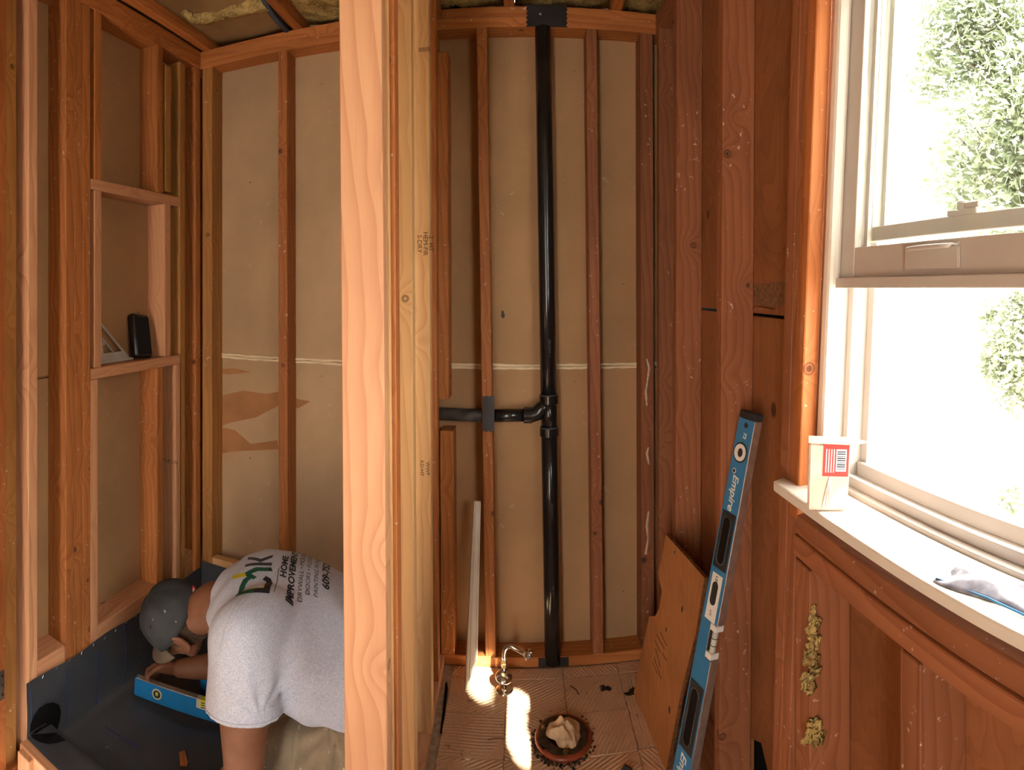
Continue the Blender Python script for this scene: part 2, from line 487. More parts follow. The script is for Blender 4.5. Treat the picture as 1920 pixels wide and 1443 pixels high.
slab('siding', .64, .66, WYN - 1.2, 2.4, -.5, .955, M['dark'], wr)  # near-black: shade of the wall void put into the siding colour
slab('siding', .64, .66, .96, 2.4, .955, 2.6, M['dark'], wr)
slab('siding', .64, .66, WYN - 1.2, 2.4, 2.12, 2.6, M['dark'], wr)
slab('siding', .64, .66, WYN - 1.2, WYN - .02, .955, 2.12, M['dark'], wr)
def rstud(y0, y1, z0, z1, mat, x=XR, d=.089, lean=0.0, name='stud'):
    c = (y0 + y1) / 2
    return lumber(name, (x + d / 2, c, z0), (x + d / 2, c - lean, z1), d, y1 - y0, mat, wr)
for zc in (2.421, 2.383):
    lumber('top_plate', (XR + .0445, -1.6, zc), (XR + .0445, YB, zc), .089, .038, M['red'], wr)
lumber('bottom_plate', (XR + .0445, -1.6, .019), (XR + .0445, 1.02, .019), .089, .038, M['red'], wr)
lumber('bottom_plate', (XR + .0445, 1.36, .019), (XR + .0445, YB, .019), .089, .038, M['red'], wr)
rstud(1.995, 2.035, .038, PLB, M['red'])
rstud(1.775, 1.815, .038, PLB, M['red'], lean=.02)
rstud(1.355, 1.395, .038, PLB, M['red'], lean=.035)
for yc in (.9855, .9485):                                     # king stud and jack stud lean with the window
    lumber('stud', (XR + .0445, lean_y(yc, .7) - .0, .038), (XR + .0445, lean_y(yc, PLB), PLB), .089, .036, M['red'], wr)
lumber('trimmer', (XR + .016, lean_y(.912, 1.0), .96), (XR + .016, lean_y(.912, PLB), PLB), .032, .034, M['orange'], wr)
rstud(.880, .936, .038, .884, M['red'])
rstud(.575, .620, .038, .884, M['red'])
rstud(.170, .208, .038, .884, M['red'])
rstud(-.235, -.197, .038, .884, M['red'])
lumber('rough_sill', (XR + .0445, -.42, .942), (XR + .0445, .935, .952), .089, .038, M['red'], wr)
lumber("rough_sill", (XR + .0425, -.42, .903), (XR + .0425, .935, .913), .095, .038, M["red"], wr)
rstud(-.47, -.432, .038, PLB, M['red']); rstud(-.88, -.842, .038, PLB, M['red']); rstud(-1.29, -1.252, .038, PLB, M['red'])
lumber('header', (XR + .0445, -.44, 2.225), (XR + .0445, .87, 2.225), .089, .27, M['red'], wr)

# ---- window
wn = struct(empty('window_1', (.56, .3, WZ0)))
def lbox(name, x0, x1, ya, yb, z0, z1, mat, parent=wn, bev=.002):
    """a box of the leaning window: its upright edges lean with the opening"""
    bm = bmesh.new(); vs = add_box(bm, (x0 + x1) / 2, (ya + yb) / 2, (z0 + z1) / 2, x1 - x0, abs(yb - ya), z1 - z0)
    for v in vs: v.co.y = lean_y(v.co.y, v.co.z)
    if bev: bmesh.ops.bevel(bm, geom=list(bm.edges), offset=bev, segments=2, affect='EDGES', profile=.5)
    return bm_obj(name, bm, mat, parent)
WYN2 = WYN + .05
lbox('jamb', .530, .556, WYF - .030, WYF - .002, 1.03, 2.03, M['whitepaint'], bev=.008)
lbox('jamb', .530, .556, WYN2, WYN2 + .028, 1.03, 2.03, M['whitepaint'], bev=.008)
lbox('head_jamb', .530, .65, WYN2, WYF, 2.03, 2.06, M['whitepaint'])
lbox('frame_side', .556, .645, WYF - .016, WYF - .002, 1.03, 2.03, M['vinyl'])
lbox('frame_side', .556, .645, WYN2, WYN2 + .014, 1.03, 2.03, M['vinyl'])
lbox('track', .5828, .5872, WYF - .032, WYF - .016, 1.03, 2.03, M['vinyl'], bev=.001)
lbox('track', .628, .645, WYF - .036, WYF - .016, 1.03, 2.03, M['vinyl'], bev=.001)
stool = None
bm = bmesh.new()                                             # inside sill board, with a horn past the jamb
add_prism(bm, [(.470, WYN - .06), (.470, .972), (.500, .985), (.500, lean_y(.893, 1.02)), (.560, lean_y(.893, 1.02)), (.560, WYN - .06)], 1.006, 1.026)
bmesh.ops.bevel(bm, geom=list(bm.edges), offset=.004, segments=2, affect='EDGES', profile=.5)
bm_obj('sill_board', bm, M['whitepaint'], wn)
lbox('sill_frame', .558, .665, WYN2, WYF - .01, 1.0, 1.034, M['vinyl'])
lbox('sill_rib', .572, .580, WYN2, WYF - .02, 1.034, 1.052, M['vinyl'], bev=.001)
lbox('sill_rib', .618, .630, WYN2, WYF - .02, 1.034, 1.060, M['vinyl'], bev=.001)
# raised lower sash
def sash(name, x0, x1, yf, yn, z0, z1, st, rb, rt):
    e = empty(name, (x0, (yf + yn) / 2, z0)); setp(e, wn)
    lbox('stile', x0, x1, yf - st, yf, z0, z1, M['vinyl'], e)
    lbox('stile', x0, x1, yn, yn + st, z0, z1, M['vinyl'], e)
    lbox('rail', x0 + .001, x1 - .001, yn + st, yf - st, z0, z0 + rb, M['vinyl'], e)
    lbox('rail', x0 + .001, x1 - .001, yn + st, yf - st, z1 - rt, z1, M['vinyl'], e)
    lbox('glazing_bead', x0 + .020, x0 + .028, yf - st - .010, yf - st, z0 + rb, z1 - rt, M['vinyl'], e, 0)
    lbox('pane', (x0 + x1) / 2 - .002, (x0 + x1) / 2 + .002, yn + st, yf - st, z0 + rb, z1 - rt, M['glass'], e, 0)
    return e
t = NT('window_glass')
tr = t.n('ShaderNodeBsdfTransparent'); tr.inputs[0].default_value = (.96, .98, .97, 1)
gl = t.n('ShaderNodeBsdfGlossy'); gl.inputs['Roughness'].default_value = .02
mx = t.n('ShaderNodeMixShader'); mx.inputs[0].default_value = .05
t.t.links.new(tr.outputs[0], mx.inputs[1]); t.t.links.new(gl.outputs[0], mx.inputs[2])
t.t.links.new(mx.outputs[0], t.t.nodes['Material Output'].inputs['Surface'])
M['glass'] = t.m
lower = sash('lower_sash', .556, .582, WYF - .018, WYN2 + .016, 1.418, 1.975, .050, .054, .060)
lbox('lip', .544, .560, WYN2 + .016, WYF - .020, 1.400, 1.4185, M['vinyl'], lower)
upper = sash('upper_sash', .588, .610, WYF - .036, WYN2 + .034, 1.484, 2.03, .038, .026, .045)
# sash lift: a plate with a curled lip
hl = empty('lift_handle', (.556, .612, 1.447)); setp(hl, lower)
bm = bmesh.new(); add_box(bm, .5530, .612, 1.447, .006, .118, .036)
bmesh.ops.bevel(bm, geom=list(bm.edges), offset=.0014, segments=2, affect='EDGES')
hl_p = bm_obj('lift_plate', bm, M['vinyl'], lower)
bpy.data.objects.remove(hl)
bm = bmesh.new()
rows = []
for i in range(17):
    u = i / 16; y = .553 + u * .118
    out = .030 * (math.sin(math.pi * min(1, u * .75 + .25)) ** .7)
    rows.append([bm.verts.new(Vector(p)) for p in ((.5535, y, 1.462), (.5535 - out * .6, y, 1.4635), (.5535 - out, y, 1.461), (.5535 - out * 1.02, y, 1.456), (.5535 - out * .92, y, 1.4555), (.5535 - out * .6, y, 1.4605), (.5535, y, 1.459))])
for a, b in zip(rows, rows[1:]):
    for k in range(7): bm.faces.new((a[k], a[(k + 1) % 7], b[(k + 1) % 7], b[k]))
bm.faces.new(rows[0]); bm.faces.new(rows[-1])
bm_obj('lift_lip', bm, M['vinyl'], lower, smooth=True)
for y in (.570, .655):
    bm = bmesh.new(); add_lathe(bm, [(.0034, 0), (.0030, .0012), (.0012, .0006)], 10, Matrix.Translation((.553, y, 1.438)) @ Euler((0, -math.pi / 2, 0)).to_matrix().to_4x4())
    bm_obj('screw', bm, M['steel'], lower)
# sash lock on the outer sash
bm = bmesh.new()
add_box(bm, .599, .585, 1.514, .020, .062, .010)
add_lathe(bm, [(.011, 1.516), (.011, 1.529), (.009, 1.532)], 16, Matrix.Translation((.599, .590, 0)))
add_box(bm, .595, .566, 1.524, .010, .030, .008)
bmesh.ops.bevel(bm, geom=list(bm.edges), offset=.0015, segments=1, affect='EDGES')
bm_obj('sash_lock', bm, M['vinyl'], upper)

# ---- rear of the room, behind the eye: a doorway lets daylight in
wk = struct(empty('wall_rear', (0, -1.6, 0)))
slab('wall_board', -1.44, -.90, -1.63, -1.60, 0, 2.5, M['drywall'], wk)
slab('wall_board', -.50, .60, -1.63, -1.60, 0, 2.5, M['drywall'], wk)
slab('wall_board', -.90, -.50, -1.63, -1.60, 2.03, 2.5, M['drywall'], wk)

# ---- floor: mortar bed left from the old tiles, each tile's print a patch of its own
fl = struct(empty('floor', (0, 1.5, 0)))
def mortar(name):
    t = NT(name); rv = t.rnd(); co = t.obj()
    rot = t.n('ShaderNodeVectorRotate', rotation_type='Z_AXIS'); t.put(rot.inputs['Vector'], co)
    t.put(rot.inputs['Angle'], t.math('MULTIPLY', t.math('FLOOR', t.math('MULTIPLY', rv, 5.99)), .52))
    wv = t.n('ShaderNodeTexWave', wave_type='BANDS', bands_direction='X', wave_profile='SIN'); t.put(wv.inputs['Vector'], rot.outputs[0])
    wv.inputs['Scale'].default_value = 26; wv.inputs['Distortion'].default_value = 2.2; wv.inputs['Detail'].default_value = 1; wv.inputs['Detail Scale'].default_value = .35
    nz = t.noise(t.vmath('ADD', co, t.vmath('SCALE', (4, 7, 2), s=rv)), 9, 4, .6)
    comb = t.math('MULTIPLY', wv.outputs[0], t.step(nz, .40, .52))
    fine = t.noise(co, 130, 3)
    c = t.mix(t.step(nz, .3, .7), (.64, .42, .27), (.72, .50, .34))
    c = t.mix(t.math('MULTIPLY', t.step(fine, .5, .7), .3), c, (.42, .26, .16))
    st = t.noise(t.vmath('ADD', co, t.vmath('SCALE', (9, 3, 2), s=rv)), 14, 4, .7)
    c = t.mix(t.math('MULTIPLY', t.step(st, .62, .72), .6), c, (.20, .10, .06))
    t.bump(t.math('ADD', comb, t.math('MULTIPLY', fine, .25)), .55, .0035)
    return t.base(c, .85, .2)
M['mortar'] = mortar('mortar_bed')
M['grout'] = flat('grout_lines', (.40, .31, .22), .9, .1, var=.2, scale=60, bump=.4)
M['subfloor'] = flat('subfloor', (.40, .29, .19), .85, .2, var=.2, scale=6)
slab('slab', -.372, .64, 1.17, YB + .13, -.06, -.003, M['grout'], fl)
slab('slab', -.252, .64, .90, 1.17, -.06, -.003, M['grout'], fl)
slab('slab', -1.44, .64, -1.62, .90, -.06, -.003, M['subfloor'], fl)
ys = [1.10, 1.285, 1.465, 1.648, 1.820, 1.990, 2.046]
xs = [-.255, -.056, .146, .348, .50]
for i in range(len(ys) - 1):
    for j in range(len(xs) - 1):
        off = random.uniform(-.002, .002)
        bm = bmesh.new()
        x0, x1, y0, y1 = xs[j] + .002, xs[j + 1] - .002, ys[i] + .002, ys[i + 1] - .002
        n = 9; cx, cy = (x0 + x1) / 2, (y0 + y1) / 2
        rim = [(x0 + (x1 - x0) * k / n, y0) for k in range(n)] + [(x1, y0 + (y1 - y0) * k / n) for k in range(n)] + \
              [(x1 - (x1 - x0) * k / n, y1) for k in range(n)] + [(x0, y1 - (y1 - y0) * k / n) for k in range(n)]
        poly = [(x - cx + random.uniform(-.0018, .0018), y - cy + random.uniform(-.0018, .0018)) for x, y in rim]
        add_prism(bm, poly, -.003, .001 + off)
        bm_obj('mortar_patch', bm, M['mortar'], fl, Matrix.Translation((cx, cy, 0)))
# open crack along the partition
bm = bmesh.new()
pl = [on_z(838, 1278, .002), on_z(840, 1290, .002), on_z(834, 1340, .002), on_z(829, 1374, .002), on_z(825, 1374, .002), on_z(830, 1330, .002), on_z(835, 1280, .002)]
add_prism(bm, [(p.x, p.y) for p in pl], .0005, .0024)
bm_obj('crack', bm, M['dark'], fl)

# ---- ceiling: joists with paper-faced insulation between them
ce = struct(empty('ceiling', (0, 1, TOP)))
M['kraft'] = flat('kraft_paper', (.30, .185, .085), .75, .25, var=.2, scale=5, bump=.4, bscale=14)
t = NT('glass_wool'); co = t.obj()
a = t.noise(co, 16, 5, .65); b = t.noise(co, 120, 3, .6)
c = t.mix(t.step(a, .35, .65), (.62, .46, .17), (.26, .17, .06)); c = t.mix(t.math('MULTIPLY', t.step(b, .45, .7), .5), c, (.72, .60, .30))
t.bump(t.math('ADD', a, t.math('MULTIPLY', b, .5)), .9, .02)
M['wool'] = t.base(c, .95, .05)
JX = [-1.31, -.88, -.455, -.05, .35]
for x in JX:
    lumber('joist', (x, -1.6, TOP + .07), (x, YD, TOP + .07), .038, .14, M['old'], ce)
def batt(x0, x1, z, mat, rough=.02, y0=-1.6, y1=YD, name='insulation_batt', n=14, m=60):
    bm = bmesh.new(); g = []
    for i in range(m + 1):
        row = []
        for j in range(n + 1):
            u = j / n
            sag = -.018 * math.sin(math.pi * u) + random.uniform(-rough, rough) * math.sin(math.pi * u)
            row.append(bm.verts.new((x0 + (x1 - x0) * u, y0 + (y1 - y0) * i / m, z + sag)))
        g.append(row)
    for i in range(m):
        for j in range(n): bm.faces.new((g[i][j], g[i][j + 1], g[i + 1][j + 1], g[i + 1][j]))
    r = bmesh.ops.extrude_face_region(bm, geom=list(bm.faces))
    for v in r['geom']:
        if isinstance(v, bmesh.types.BMVert): v.co.z += .09
    return bm_obj(name, bm, mat, ce, smooth=True)
batt(-1.43, -1.33, TOP + .05, M['kraft'], .004)
batt(-1.29, -.90, TOP + .045, M['kraft'], .004)
batt(-.86, -.475, TOP + .05, M['wool'], .016)
batt(-.435, -.07, TOP + .05, M['wool'], .02)
batt(-.03, .33, TOP + .05, M['wool'], .02)
batt(.37, .60, TOP + .05, M['wool'], .02)
slab('attic_deck', -1.5, .7, -1.65, 2.3, 2.60, 2.62, M['dark'], ce)
# fibre pulled out of a split in the facing
bm = bmesh.new()
spine = [(345, 22), (360, 32), (385, 30), (420, 22), (460, 12), (500, 2)]
pts = [on_z(x, y, TOP + .030) for x, y in spine]
add_tube(bm, pts, [.012, .024, .030, .026, .030, .034], 12)
bmesh.ops.subdivide_edges(bm, edges=list(bm.edges), cuts=2, use_grid_fill=True)
for v in bm.verts: v.co += Vector((random.uniform(-1, 1), random.uniform(-1, 1), random.uniform(-1, 1))) * .004
bm_obj('loose_fibre', bm, M['wool'], ce, smooth=True)
M['cable'] = flat('blue_cable_sheath', (.05, .09, .14), .5, .4)
bm = bmesh.new(); add_tube(bm, [on_y(540, 63, 2.06) + Vector((0, 0, .01)), on_z(522, 40, TOP + .012), on_z(505, 18, TOP + .014), on_z(492, -6, TOP + .012), on_z(480, -40, TOP + .012)], .012, 8)
bm_obj('cable', bm, M['cable'], ce, smooth=True)

# ---- shower floor
sf = struct(empty('floor_shower', (-.85, 1.5, -.10)))
slab('slab', -1.44, -.20, .90, YD, -.14, -.10, M['subfloor'], sf)

# ================================================================== THINGS
def on_plane(x, y, p, n):
    d = Vector((math.sin(azim(x)), math.cos(azim(x)), slope(y))); e = Vector((0, 0, EYE))
    p, n = Vector(p), Vector(n)
    return e + d * ((p - e).dot(n) / d.dot(n))
def project(p):
    r = math.hypot(p[0], p[1])
    return X_PX + F_PX * math.atan2(p[0], p[1]), Y_PX - F_PX * (p[2] - EYE) / r
def text_mesh(body, size, shear=0.0, bold=0.0, align='CENTER', space=1.0):
    cu = bpy.data.curves.new('txt', 'FONT')
    cu.body = body; cu.size = size; cu.shear = shear; cu.offset = bold
    cu.align_x = align; cu.align_y = 'CENTER'; cu.space_character = space; cu.resolution_u = 3
    o = bpy.data.objects.new('txt', cu); COL.objects.link(o)
    dg = bpy.context.evaluated_depsgraph_get()
    me = bpy.data.meshes.new_from_object(o.evaluated_get(dg))
    bpy.data.objects.remove(o); bpy.data.curves.remove(cu)
    me.materials.clear()
    return me
def wall_frame_y(x, y, z):      # local x -> +X, local y -> +Z, facing -Y
    return Matrix(((1, 0, 0, x), (0, 0, -1, y), (0, 1, 0, z), (0, 0, 0, 1)))

# ---- black drain and vent stack with its branch
st = empty('drain_stack', (.11, 2.07, .04))
tag(st, 'black plastic vent pipe rising the full height of the back wall with a side branch', 'pipe')
PT, PB = Vector((.075, 2.062, PLB)), Vector((.112, 2.062, .012))
def pz(z): return PB.lerp(PT, (z - PB.z) / (PT.z - PB.z))
bm = bmesh.new(); add_tube(bm, [pz(.982), pz(1.4), pz(1.9), PT], .0300, 28); bm_obj('vent_pipe', bm, M['abs'], st, smooth=True)
bm = bmesh.new(); add_tube(bm, [PB, pz(.3), pz(.6), pz(.90)], .0300, 28); bm_obj('drain_pipe', bm, M['abs'], st, smooth=True)
bm = bmesh.new(); add_tube(bm, [pz(.868), pz(.994)], .0305, 28)
tee = bm_obj('tee_fitting', bm, M['abs'], st, smooth=True)
for z0, z1 in ((.972, 1.005), (.852, .885)):
    bm = bmesh.new(); add_tube(bm, [pz(z0), pz(z0 + .002), pz(z1 - .002), pz(z1)], [.0335, .0352, .0352, .0335], 28)
    smooth_angle(bm_obj('hub', bm, M['abs'], tee))
    bm = bmesh.new(); z = z1 if z0 > .9 else z1
    add_tube(bm, [pz(z - .0015), pz(z + .0015)], [.0350, .0345], 28); bm_obj('rim', bm, M['absgrey'], tee, smooth=True)
c = pz(.925); BZ = .928
bm = bmesh.new(); add_tube(bm, [c + Vector((.005, 0, .042)), c + Vector((-.022, -.003, .033)), c + Vector((-.042, -.004, .014)), Vector((c.x - .066, 2.066, BZ)), Vector((c.x - .09, 2.066, BZ))], [.026, .028, .029, .028, .0275], 20)
bm_obj('elbow', bm, M['abs'], tee, smooth=True)
bm = bmesh.new(); add_tube(bm, [(c.x - .062, 2.067, BZ), (c.x - .064, 2.067, BZ), (c.x - .092, 2.067, BZ), (c.x - .094, 2.067, BZ)], [.0285, .0305, .0305, .0285], 20)
smooth_angle(bm_obj('hub', bm, M['abs'], tee))
bm = bmesh.new(); add_tube(bm, [(c.x - .08, 2.067, BZ), (-.06, 2.072, BZ - .002), (-.13, 2.078, BZ - .006)], .0240, 20)
bm_obj('branch_pipe', bm, M['abs'], st, smooth=True)
bm = bmesh.new(); add_tube(bm, [(-.125, 2.078, BZ - .006), (-.22, 2.084, BZ - .006), (-.345, 2.09, BZ - .004)], .0242, 20)
bm_obj('branch_pipe', bm, M['absgrey'], st, smooth=True)
me = text_mesh('ABS-DWV 2"', .012)
for k in range(4):
    p = pz(.28 + .30 * k) + Vector((.004, -.0306, 0))
    mesh_obj('print', me, M['absgrey'], st, Matrix.Translation(p) @ Matrix(((0, 1, 0, 0), (0, 0, -1, 0), (-1, 0, 0, 0), (0, 0, 0, 1))))

# ---- steel plates that guard the pipe
def nail_plate(x0, x1, z0, z1, y, teeth, label, n=6, tooth=.006):
    poly = []
    if teeth == 'ends':
        for k in range(n + 1):
            poly.append((x0 + (x1 - x0) * k / n, z0 + (tooth if k % 2 else 0)))
        for k in range(n, -1, -1):
            poly.append((x0 + (x1 - x0) * k / n, z1 - (tooth if k % 2 else 0)))
    elif teeth == 'sides':
        for k in range(n + 1): poly.append((x1 - (tooth if k % 2 else 0), z0 + (z1 - z0) * k / n))
        for k in range(n, -1, -1): poly.append((x0 + (tooth if k % 2 else 0), z0 + (z1 - z0) * k / n))
    else:
        poly = [(x0, z0), (x1, z0), (x1, z1), (x0, z1)]
    bm = bmesh.new(); cx, cz = (x0 + x1) / 2, (z0 + z1) / 2
    add_prism(bm, [(a - cx, b - cz) for a, b in poly], 0, .0022)
    o = bm_obj('nail_plate', bm, M['plate'], None, wall_frame_y(cx, y, cz))
    tag(o, label, 'metal plate', 'black nail guard plates on the back wall')
    return o
np1 = nail_plate(-.148, -.1045, .868, 1.004, YB - .0005, 'ends', 'black toothed nail plate covering the stud in front of the branch pipe')
np2 = nail_plate(.012, .166, 2.3635, 2.4455, YB - .0005, 'sides', 'black toothed steel plate nailed over the top plates above the vent pipe', 10)
np3 = nail_plate(.058, .170, .004, .036, YB - .0005, '', 'black steel strap on the bottom plate below the vent pipe')
bm = bmesh.new(); add_lathe(bm, [(.005, 0), (.0045, .0015), (.002, .002)], 10)
bm_obj('nail', bm, M['steel'], np2, wall_frame_y(.065, YB - .0028, 2.41), smooth=True)

# ---- white casing offcut leaning by the stud
wtb = empty('trim_board', on_z(879, 1296, 0)); tag(wtb, 'white painted trim board with a mitred foot leaning against the back stud', 'board')
p0, p1 = Vector((-.185, 1.925, .003)), Vector((-.166, 2.034, .62))
m = frame(p0, p1, (.92, .39, 0)); L = (p1 - p0).length
bm = bmesh.new()
prof = [(-.019, 0), (-.019, .010), (-.012, .012), (-.009, .0095), (-.005, .012), (.010, .013), (.013, .0105), (.016, .013), (.021, .012), (.021, 0)]
lo = [bm.verts.new(m @ Vector((x, -y, max(0, (x + .019) * 2.6)))) for x, y in prof]
hi = [bm.verts.new(m @ Vector((x * .62 - .004, -y, L))) for x, y in prof]
bm.faces.new(lo); bm.faces.new(hi[::-1])
for k in range(len(prof)): bm.faces.new((lo[k], hi[k], hi[(k + 1) % len(prof)], lo[(k + 1) % len(prof)]))
bm_obj('casing', bm, M['whitepaint'], wtb)

# ---- water supply stub
ws = empty('water_supply', (-.064, 1.936, 0)); tag(ws, 'bent chrome water supply stub rising from the floor beside the trim board', 'pipe')
sx, sy = -.064, 1.936
bm = bmesh.new(); add_lathe(bm, [(.031, .001), (.032, .003), (.026, .006), (.010, .008)], 28, Matrix.Translation((sx, sy, 0))); bm_obj('floor_flange', bm, M['chrome'], ws, smooth=True)
bm = bmesh.new(); add_tube(bm, [(sx, sy, .006), (sx, sy, .10)], .0085, 16); bm_obj('stub', bm, M['chrome'], ws, smooth=True)
bm = bmesh.new(); add_lathe(bm, [(.030, .054), (.0295, .056), (.022, .063), (.011, .067), (.010, .067)], 28, Matrix.Translation((sx - .006, sy - .004, .004)) @ Euler((.22, .1, 0)).to_matrix().to_4x4()); bm_obj('escutcheon', bm, M['chrome'], ws, smooth=True)
bm = bmesh.new(); add_lathe(bm, [(.0115, .082), (.0115, .094), (.010, .096), (.010, .106)], 6, Matrix.Translation((sx, sy, 0))); bm_obj('compression_nut', bm, M['brass'], ws)
pts = [(sx, sy, .10), (sx, sy, .130), (sx + .003, sy - .002, .146), (sx + .013, sy - .004, .156), (sx + .026, sy - .007, .157), (sx + .044, sy - .012, .150), (sx + .062, sy - .020, .146), (sx + .082, sy - .034, .147)]
sp = []
for i in range(len(pts) - 1):
    a, b = Vector(pts[i]), Vector(pts[i + 1]); sp += [a, a.lerp(b, .5)]
sp.append(Vector(pts[-1]))
bm = bmesh.new(); add_tube(bm, sp, .0082, 16); bm_obj('bent_tube', bm, M['chrome'], ws, smooth=True)
e0 = Vector(pts[-1]); ed = Vector((.5, -.82, .05)).normalized()
mt = frame(e0 - ed * .010, e0 + ed * .02, (0, 0, 1))
bm = bmesh.new(); add_lathe(bm, [(.011, 0), (.0175, .004), (.0175, .016), (.015, .020), (.0115, .020), (.011, .008), (.002, .006)], 8, mt); bm_obj('union_nut', bm, M['chrome'], ws)
bm = bmesh.new(); add_lathe(bm, [(.006, .006), (.006, .017), (.0035, .017), (.003, .008)], 12, mt); bm_obj('nipple', bm, M['steel'], ws, smooth=True)

# ---- closet flange in the floor with a rag stuffed in it
FX, FY = .127, 1.722
M['flangered'] = flat('red_brown_flange', (.27, .055, .025), .35, .5, var=.25, scale=20, bump=.15)
M['muck'] = flat('old_wax_and_rust', (.045, .030, .018), .55, .4, var=.6, scale=60, bump=.9, bscale=70)
tf = empty('toilet_flange', (FX, FY, 0)); tag(tf, 'red-brown toilet flange set in the mortar floor, its ring crusted black', 'flange')
mt = Matrix.Translation((FX, FY, 0))
bm = bmesh.new(); add_lathe(bm, [(.089, .001), (.090, .007), (.087, .012), (.080, .0140), (.074, .0130), (.070, .011), (.060, .011), (.060, .002)], 40, mt); bm_obj('flange_ring', bm, M['flangered'], tf, smooth=True)
bm = bmesh.new(); rr = []
for k in range(40):
    a = 2 * math.pi * k / 40
    rr.append([bm.verts.new(mt @ Vector((r * math.cos(a) * random.uniform(.96, 1.04), r * math.sin(a) * random.uniform(.96, 1.04), z + random.uniform(-.0015, .002)))) for r, z in ((.0805, .0125), (.073, .0165), (.060, .0180), (.049, .013), (.043, -.002))])
for k in range(40):
    for j in range(4): bm.faces.new((rr[k][j], rr[(k + 1) % 40][j], rr[(k + 1) % 40][j + 1], rr[k][j + 1]))
bm.faces.new([r[-1] for r in rr]); bm_obj('wax_crust', bm, M['muck'], tf, smooth=True)
for a in (-1.55, 2.75):
    bm = bmesh.new(); add_lathe(bm, [(.0085, .012), (.0085, .018), (.0045, .0185), (.0045, .026), (.001, .027)], 8, mt @ Matrix.Translation((.067 * math.cos(a), .067 * math.sin(a), 0)))
    bm_obj('closet_bolt', bm, M['brass'], tf)
bm = bmesh.new()
for k in range(170):
    a = random.gauss(-1.9, 1.0) if k % 4 else random.uniform(0, 6.28); r = .090 + abs(random.gauss(0, .009)); s = random.uniform(.0012, .0060)
    r_ = bmesh.ops.create_icosphere(bm, subdivisions=1, radius=s, matrix=mt @ Matrix.Translation((r * math.cos(a), r * math.sin(a), .002)))
    for v in r_['verts']: v.co.z = max(.0005, (v.co.z) * .6)
o = bm_obj('crumbled_mortar', bm, M['muck'], tf); o['kind'] = 'stuff'
for q in (-2.6,):
    a = q; bm = bmesh.new(); add_box(bm, 0, 0, .0125, .008, .026, .003, mt @ Matrix.Rotation(a, 4, 'Z') @ Matrix.Translation((.079, 0, 0))); bm_obj('bolt_slot', bm, M['dark'], tf)
t = NT('rag_cloth'); co = t.obj()
n1 = t.noise(co, 60, 3); c = t.mix(t.step(n1, .3, .7), (.60, .42, .26), (.70, .52, .34))
t.bump(t.noise(co, 900, 2), .3, .0006)
M['rag'] = t.base(c, .9, .1)
bm = bmesh.new(); G = 46; grid = []
def rag_h(u, v):
    r = math.hypot(u, v); a = math.atan2(v, u)
    fold = .5 + .5 * math.sin(3 * a + 7 * r + .6)
    z = .020 * math.exp(-(r / .70) ** 2) + .013 * fold * math.exp(-((r - .5) / .35) ** 2) + .007 * math.sin(8 * u + 3 * v + 2 * math.sin(5 * v)) * math.exp(-(r / .75) ** 2)
    z += .012 * math.exp(-(((u + .05) / .30) ** 2 + ((v - .35) / .40) ** 2)) + .004 * abs(math.sin(4.5 * (u - .8 * v) + 1.2 * math.sin(3 * u)))
    return z
for i in range(G + 1):
    row = []
    for j in range(G + 1):
        u, v = 2 * i / G - 1, 2 * j / G - 1
        s = 1 / max(.001, max(abs(u), abs(v)) / max(.001, math.hypot(u, v)))      # square -> disc
        uu, vv = u * s if False else u * math.sqrt(1 - v * v / 2), v * math.sqrt(1 - u * u / 2)
        rr_ = 1 + .16 * math.sin(3 * math.atan2(vv, uu) + .5) + .07 * math.sin(7 * math.atan2(vv, uu))
        row.append(bm.verts.new((uu * .052 * rr_, vv * .060 * rr_, .014 + rag_h(uu, vv) * (1 - .75 * max(0, math.hypot(uu, vv) - .75) / .25))))
    grid.append(row)
for i in range(G):
    for j in range(G): bm.faces.new((grid[i][j], grid[i + 1][j], grid[i + 1][j + 1], grid[i][j + 1]))
rg = bm_obj('rag', bm, M['rag'], None, Matrix.Translation((FX + .004, FY + .004, 0)) @ Matrix.Rotation(.4, 4, 'Z'), smooth=True)
md = rg.modifiers.new('thick', 'SOLIDIFY'); md.thickness = .002; md.offset = -1
tag(rg, 'crumpled beige rag stuffed into the toilet flange', 'rag')

# ---- small litter on the mortar floor
def litter(name, poly, h, mat, label, cat, z=.0012):
    bm = bmesh.new(); pp = [on_z(x, y, z) for x, y in poly]
    c = sum(pp, Vector()) / len(pp)
    add_prism(bm, [(p.x - c.x, p.y - c.y) for p in pp], 0, h)
    o = bm_obj(name, bm, mat, None, Matrix.Translation((c.x, c.y, z)))
    return tag(o, label, cat)
litter('mortar_chip', [(866, 1414), (871, 1408), (877, 1407), (883, 1413), (884, 1421), (880, 1426), (873, 1424), (868, 1419)], .006, M['rag'], 'pale flat chip of mortar on the floor by the partition', 'chip')
def strand(name, pts, rad, mat, label, cat):
    bm = bmesh.new(); pp = [on_z(x, y, .0016 + rad) for x, y in pts]
    add_tube(bm, pp, rad, 6); o = bm_obj(name, bm, mat, None, smooth=True); return tag(o, label, cat)
M['rust'] = flat('rusty_wire', (.10, .05, .03), .8, .2)
strand('bent_wire', [(915, 1387), (930, 1383), (946, 1385)], .0012, M['rust'], 'thin brown bent wire lying left of the sunlit streak', 'wire')
strand('twig', [(1069, 1285), (1080, 1292), (1085, 1301)], .0016, M['rust'], 'short dark twig on the floor below the vent pipe', 'twig')
strand('string', [(882, 1352), (884, 1343), (892, 1338), (894, 1328)], .0009, M['rag'], 'pale curled bit of string on the floor near the trim board', 'string')
bm = bmesh.new(); add_tube(bm, [on_z(1168, 1447, .012), on_z(1172, 1438, .010), on_z(1183, 1446, .010)], [.008, .009, .008], 10)
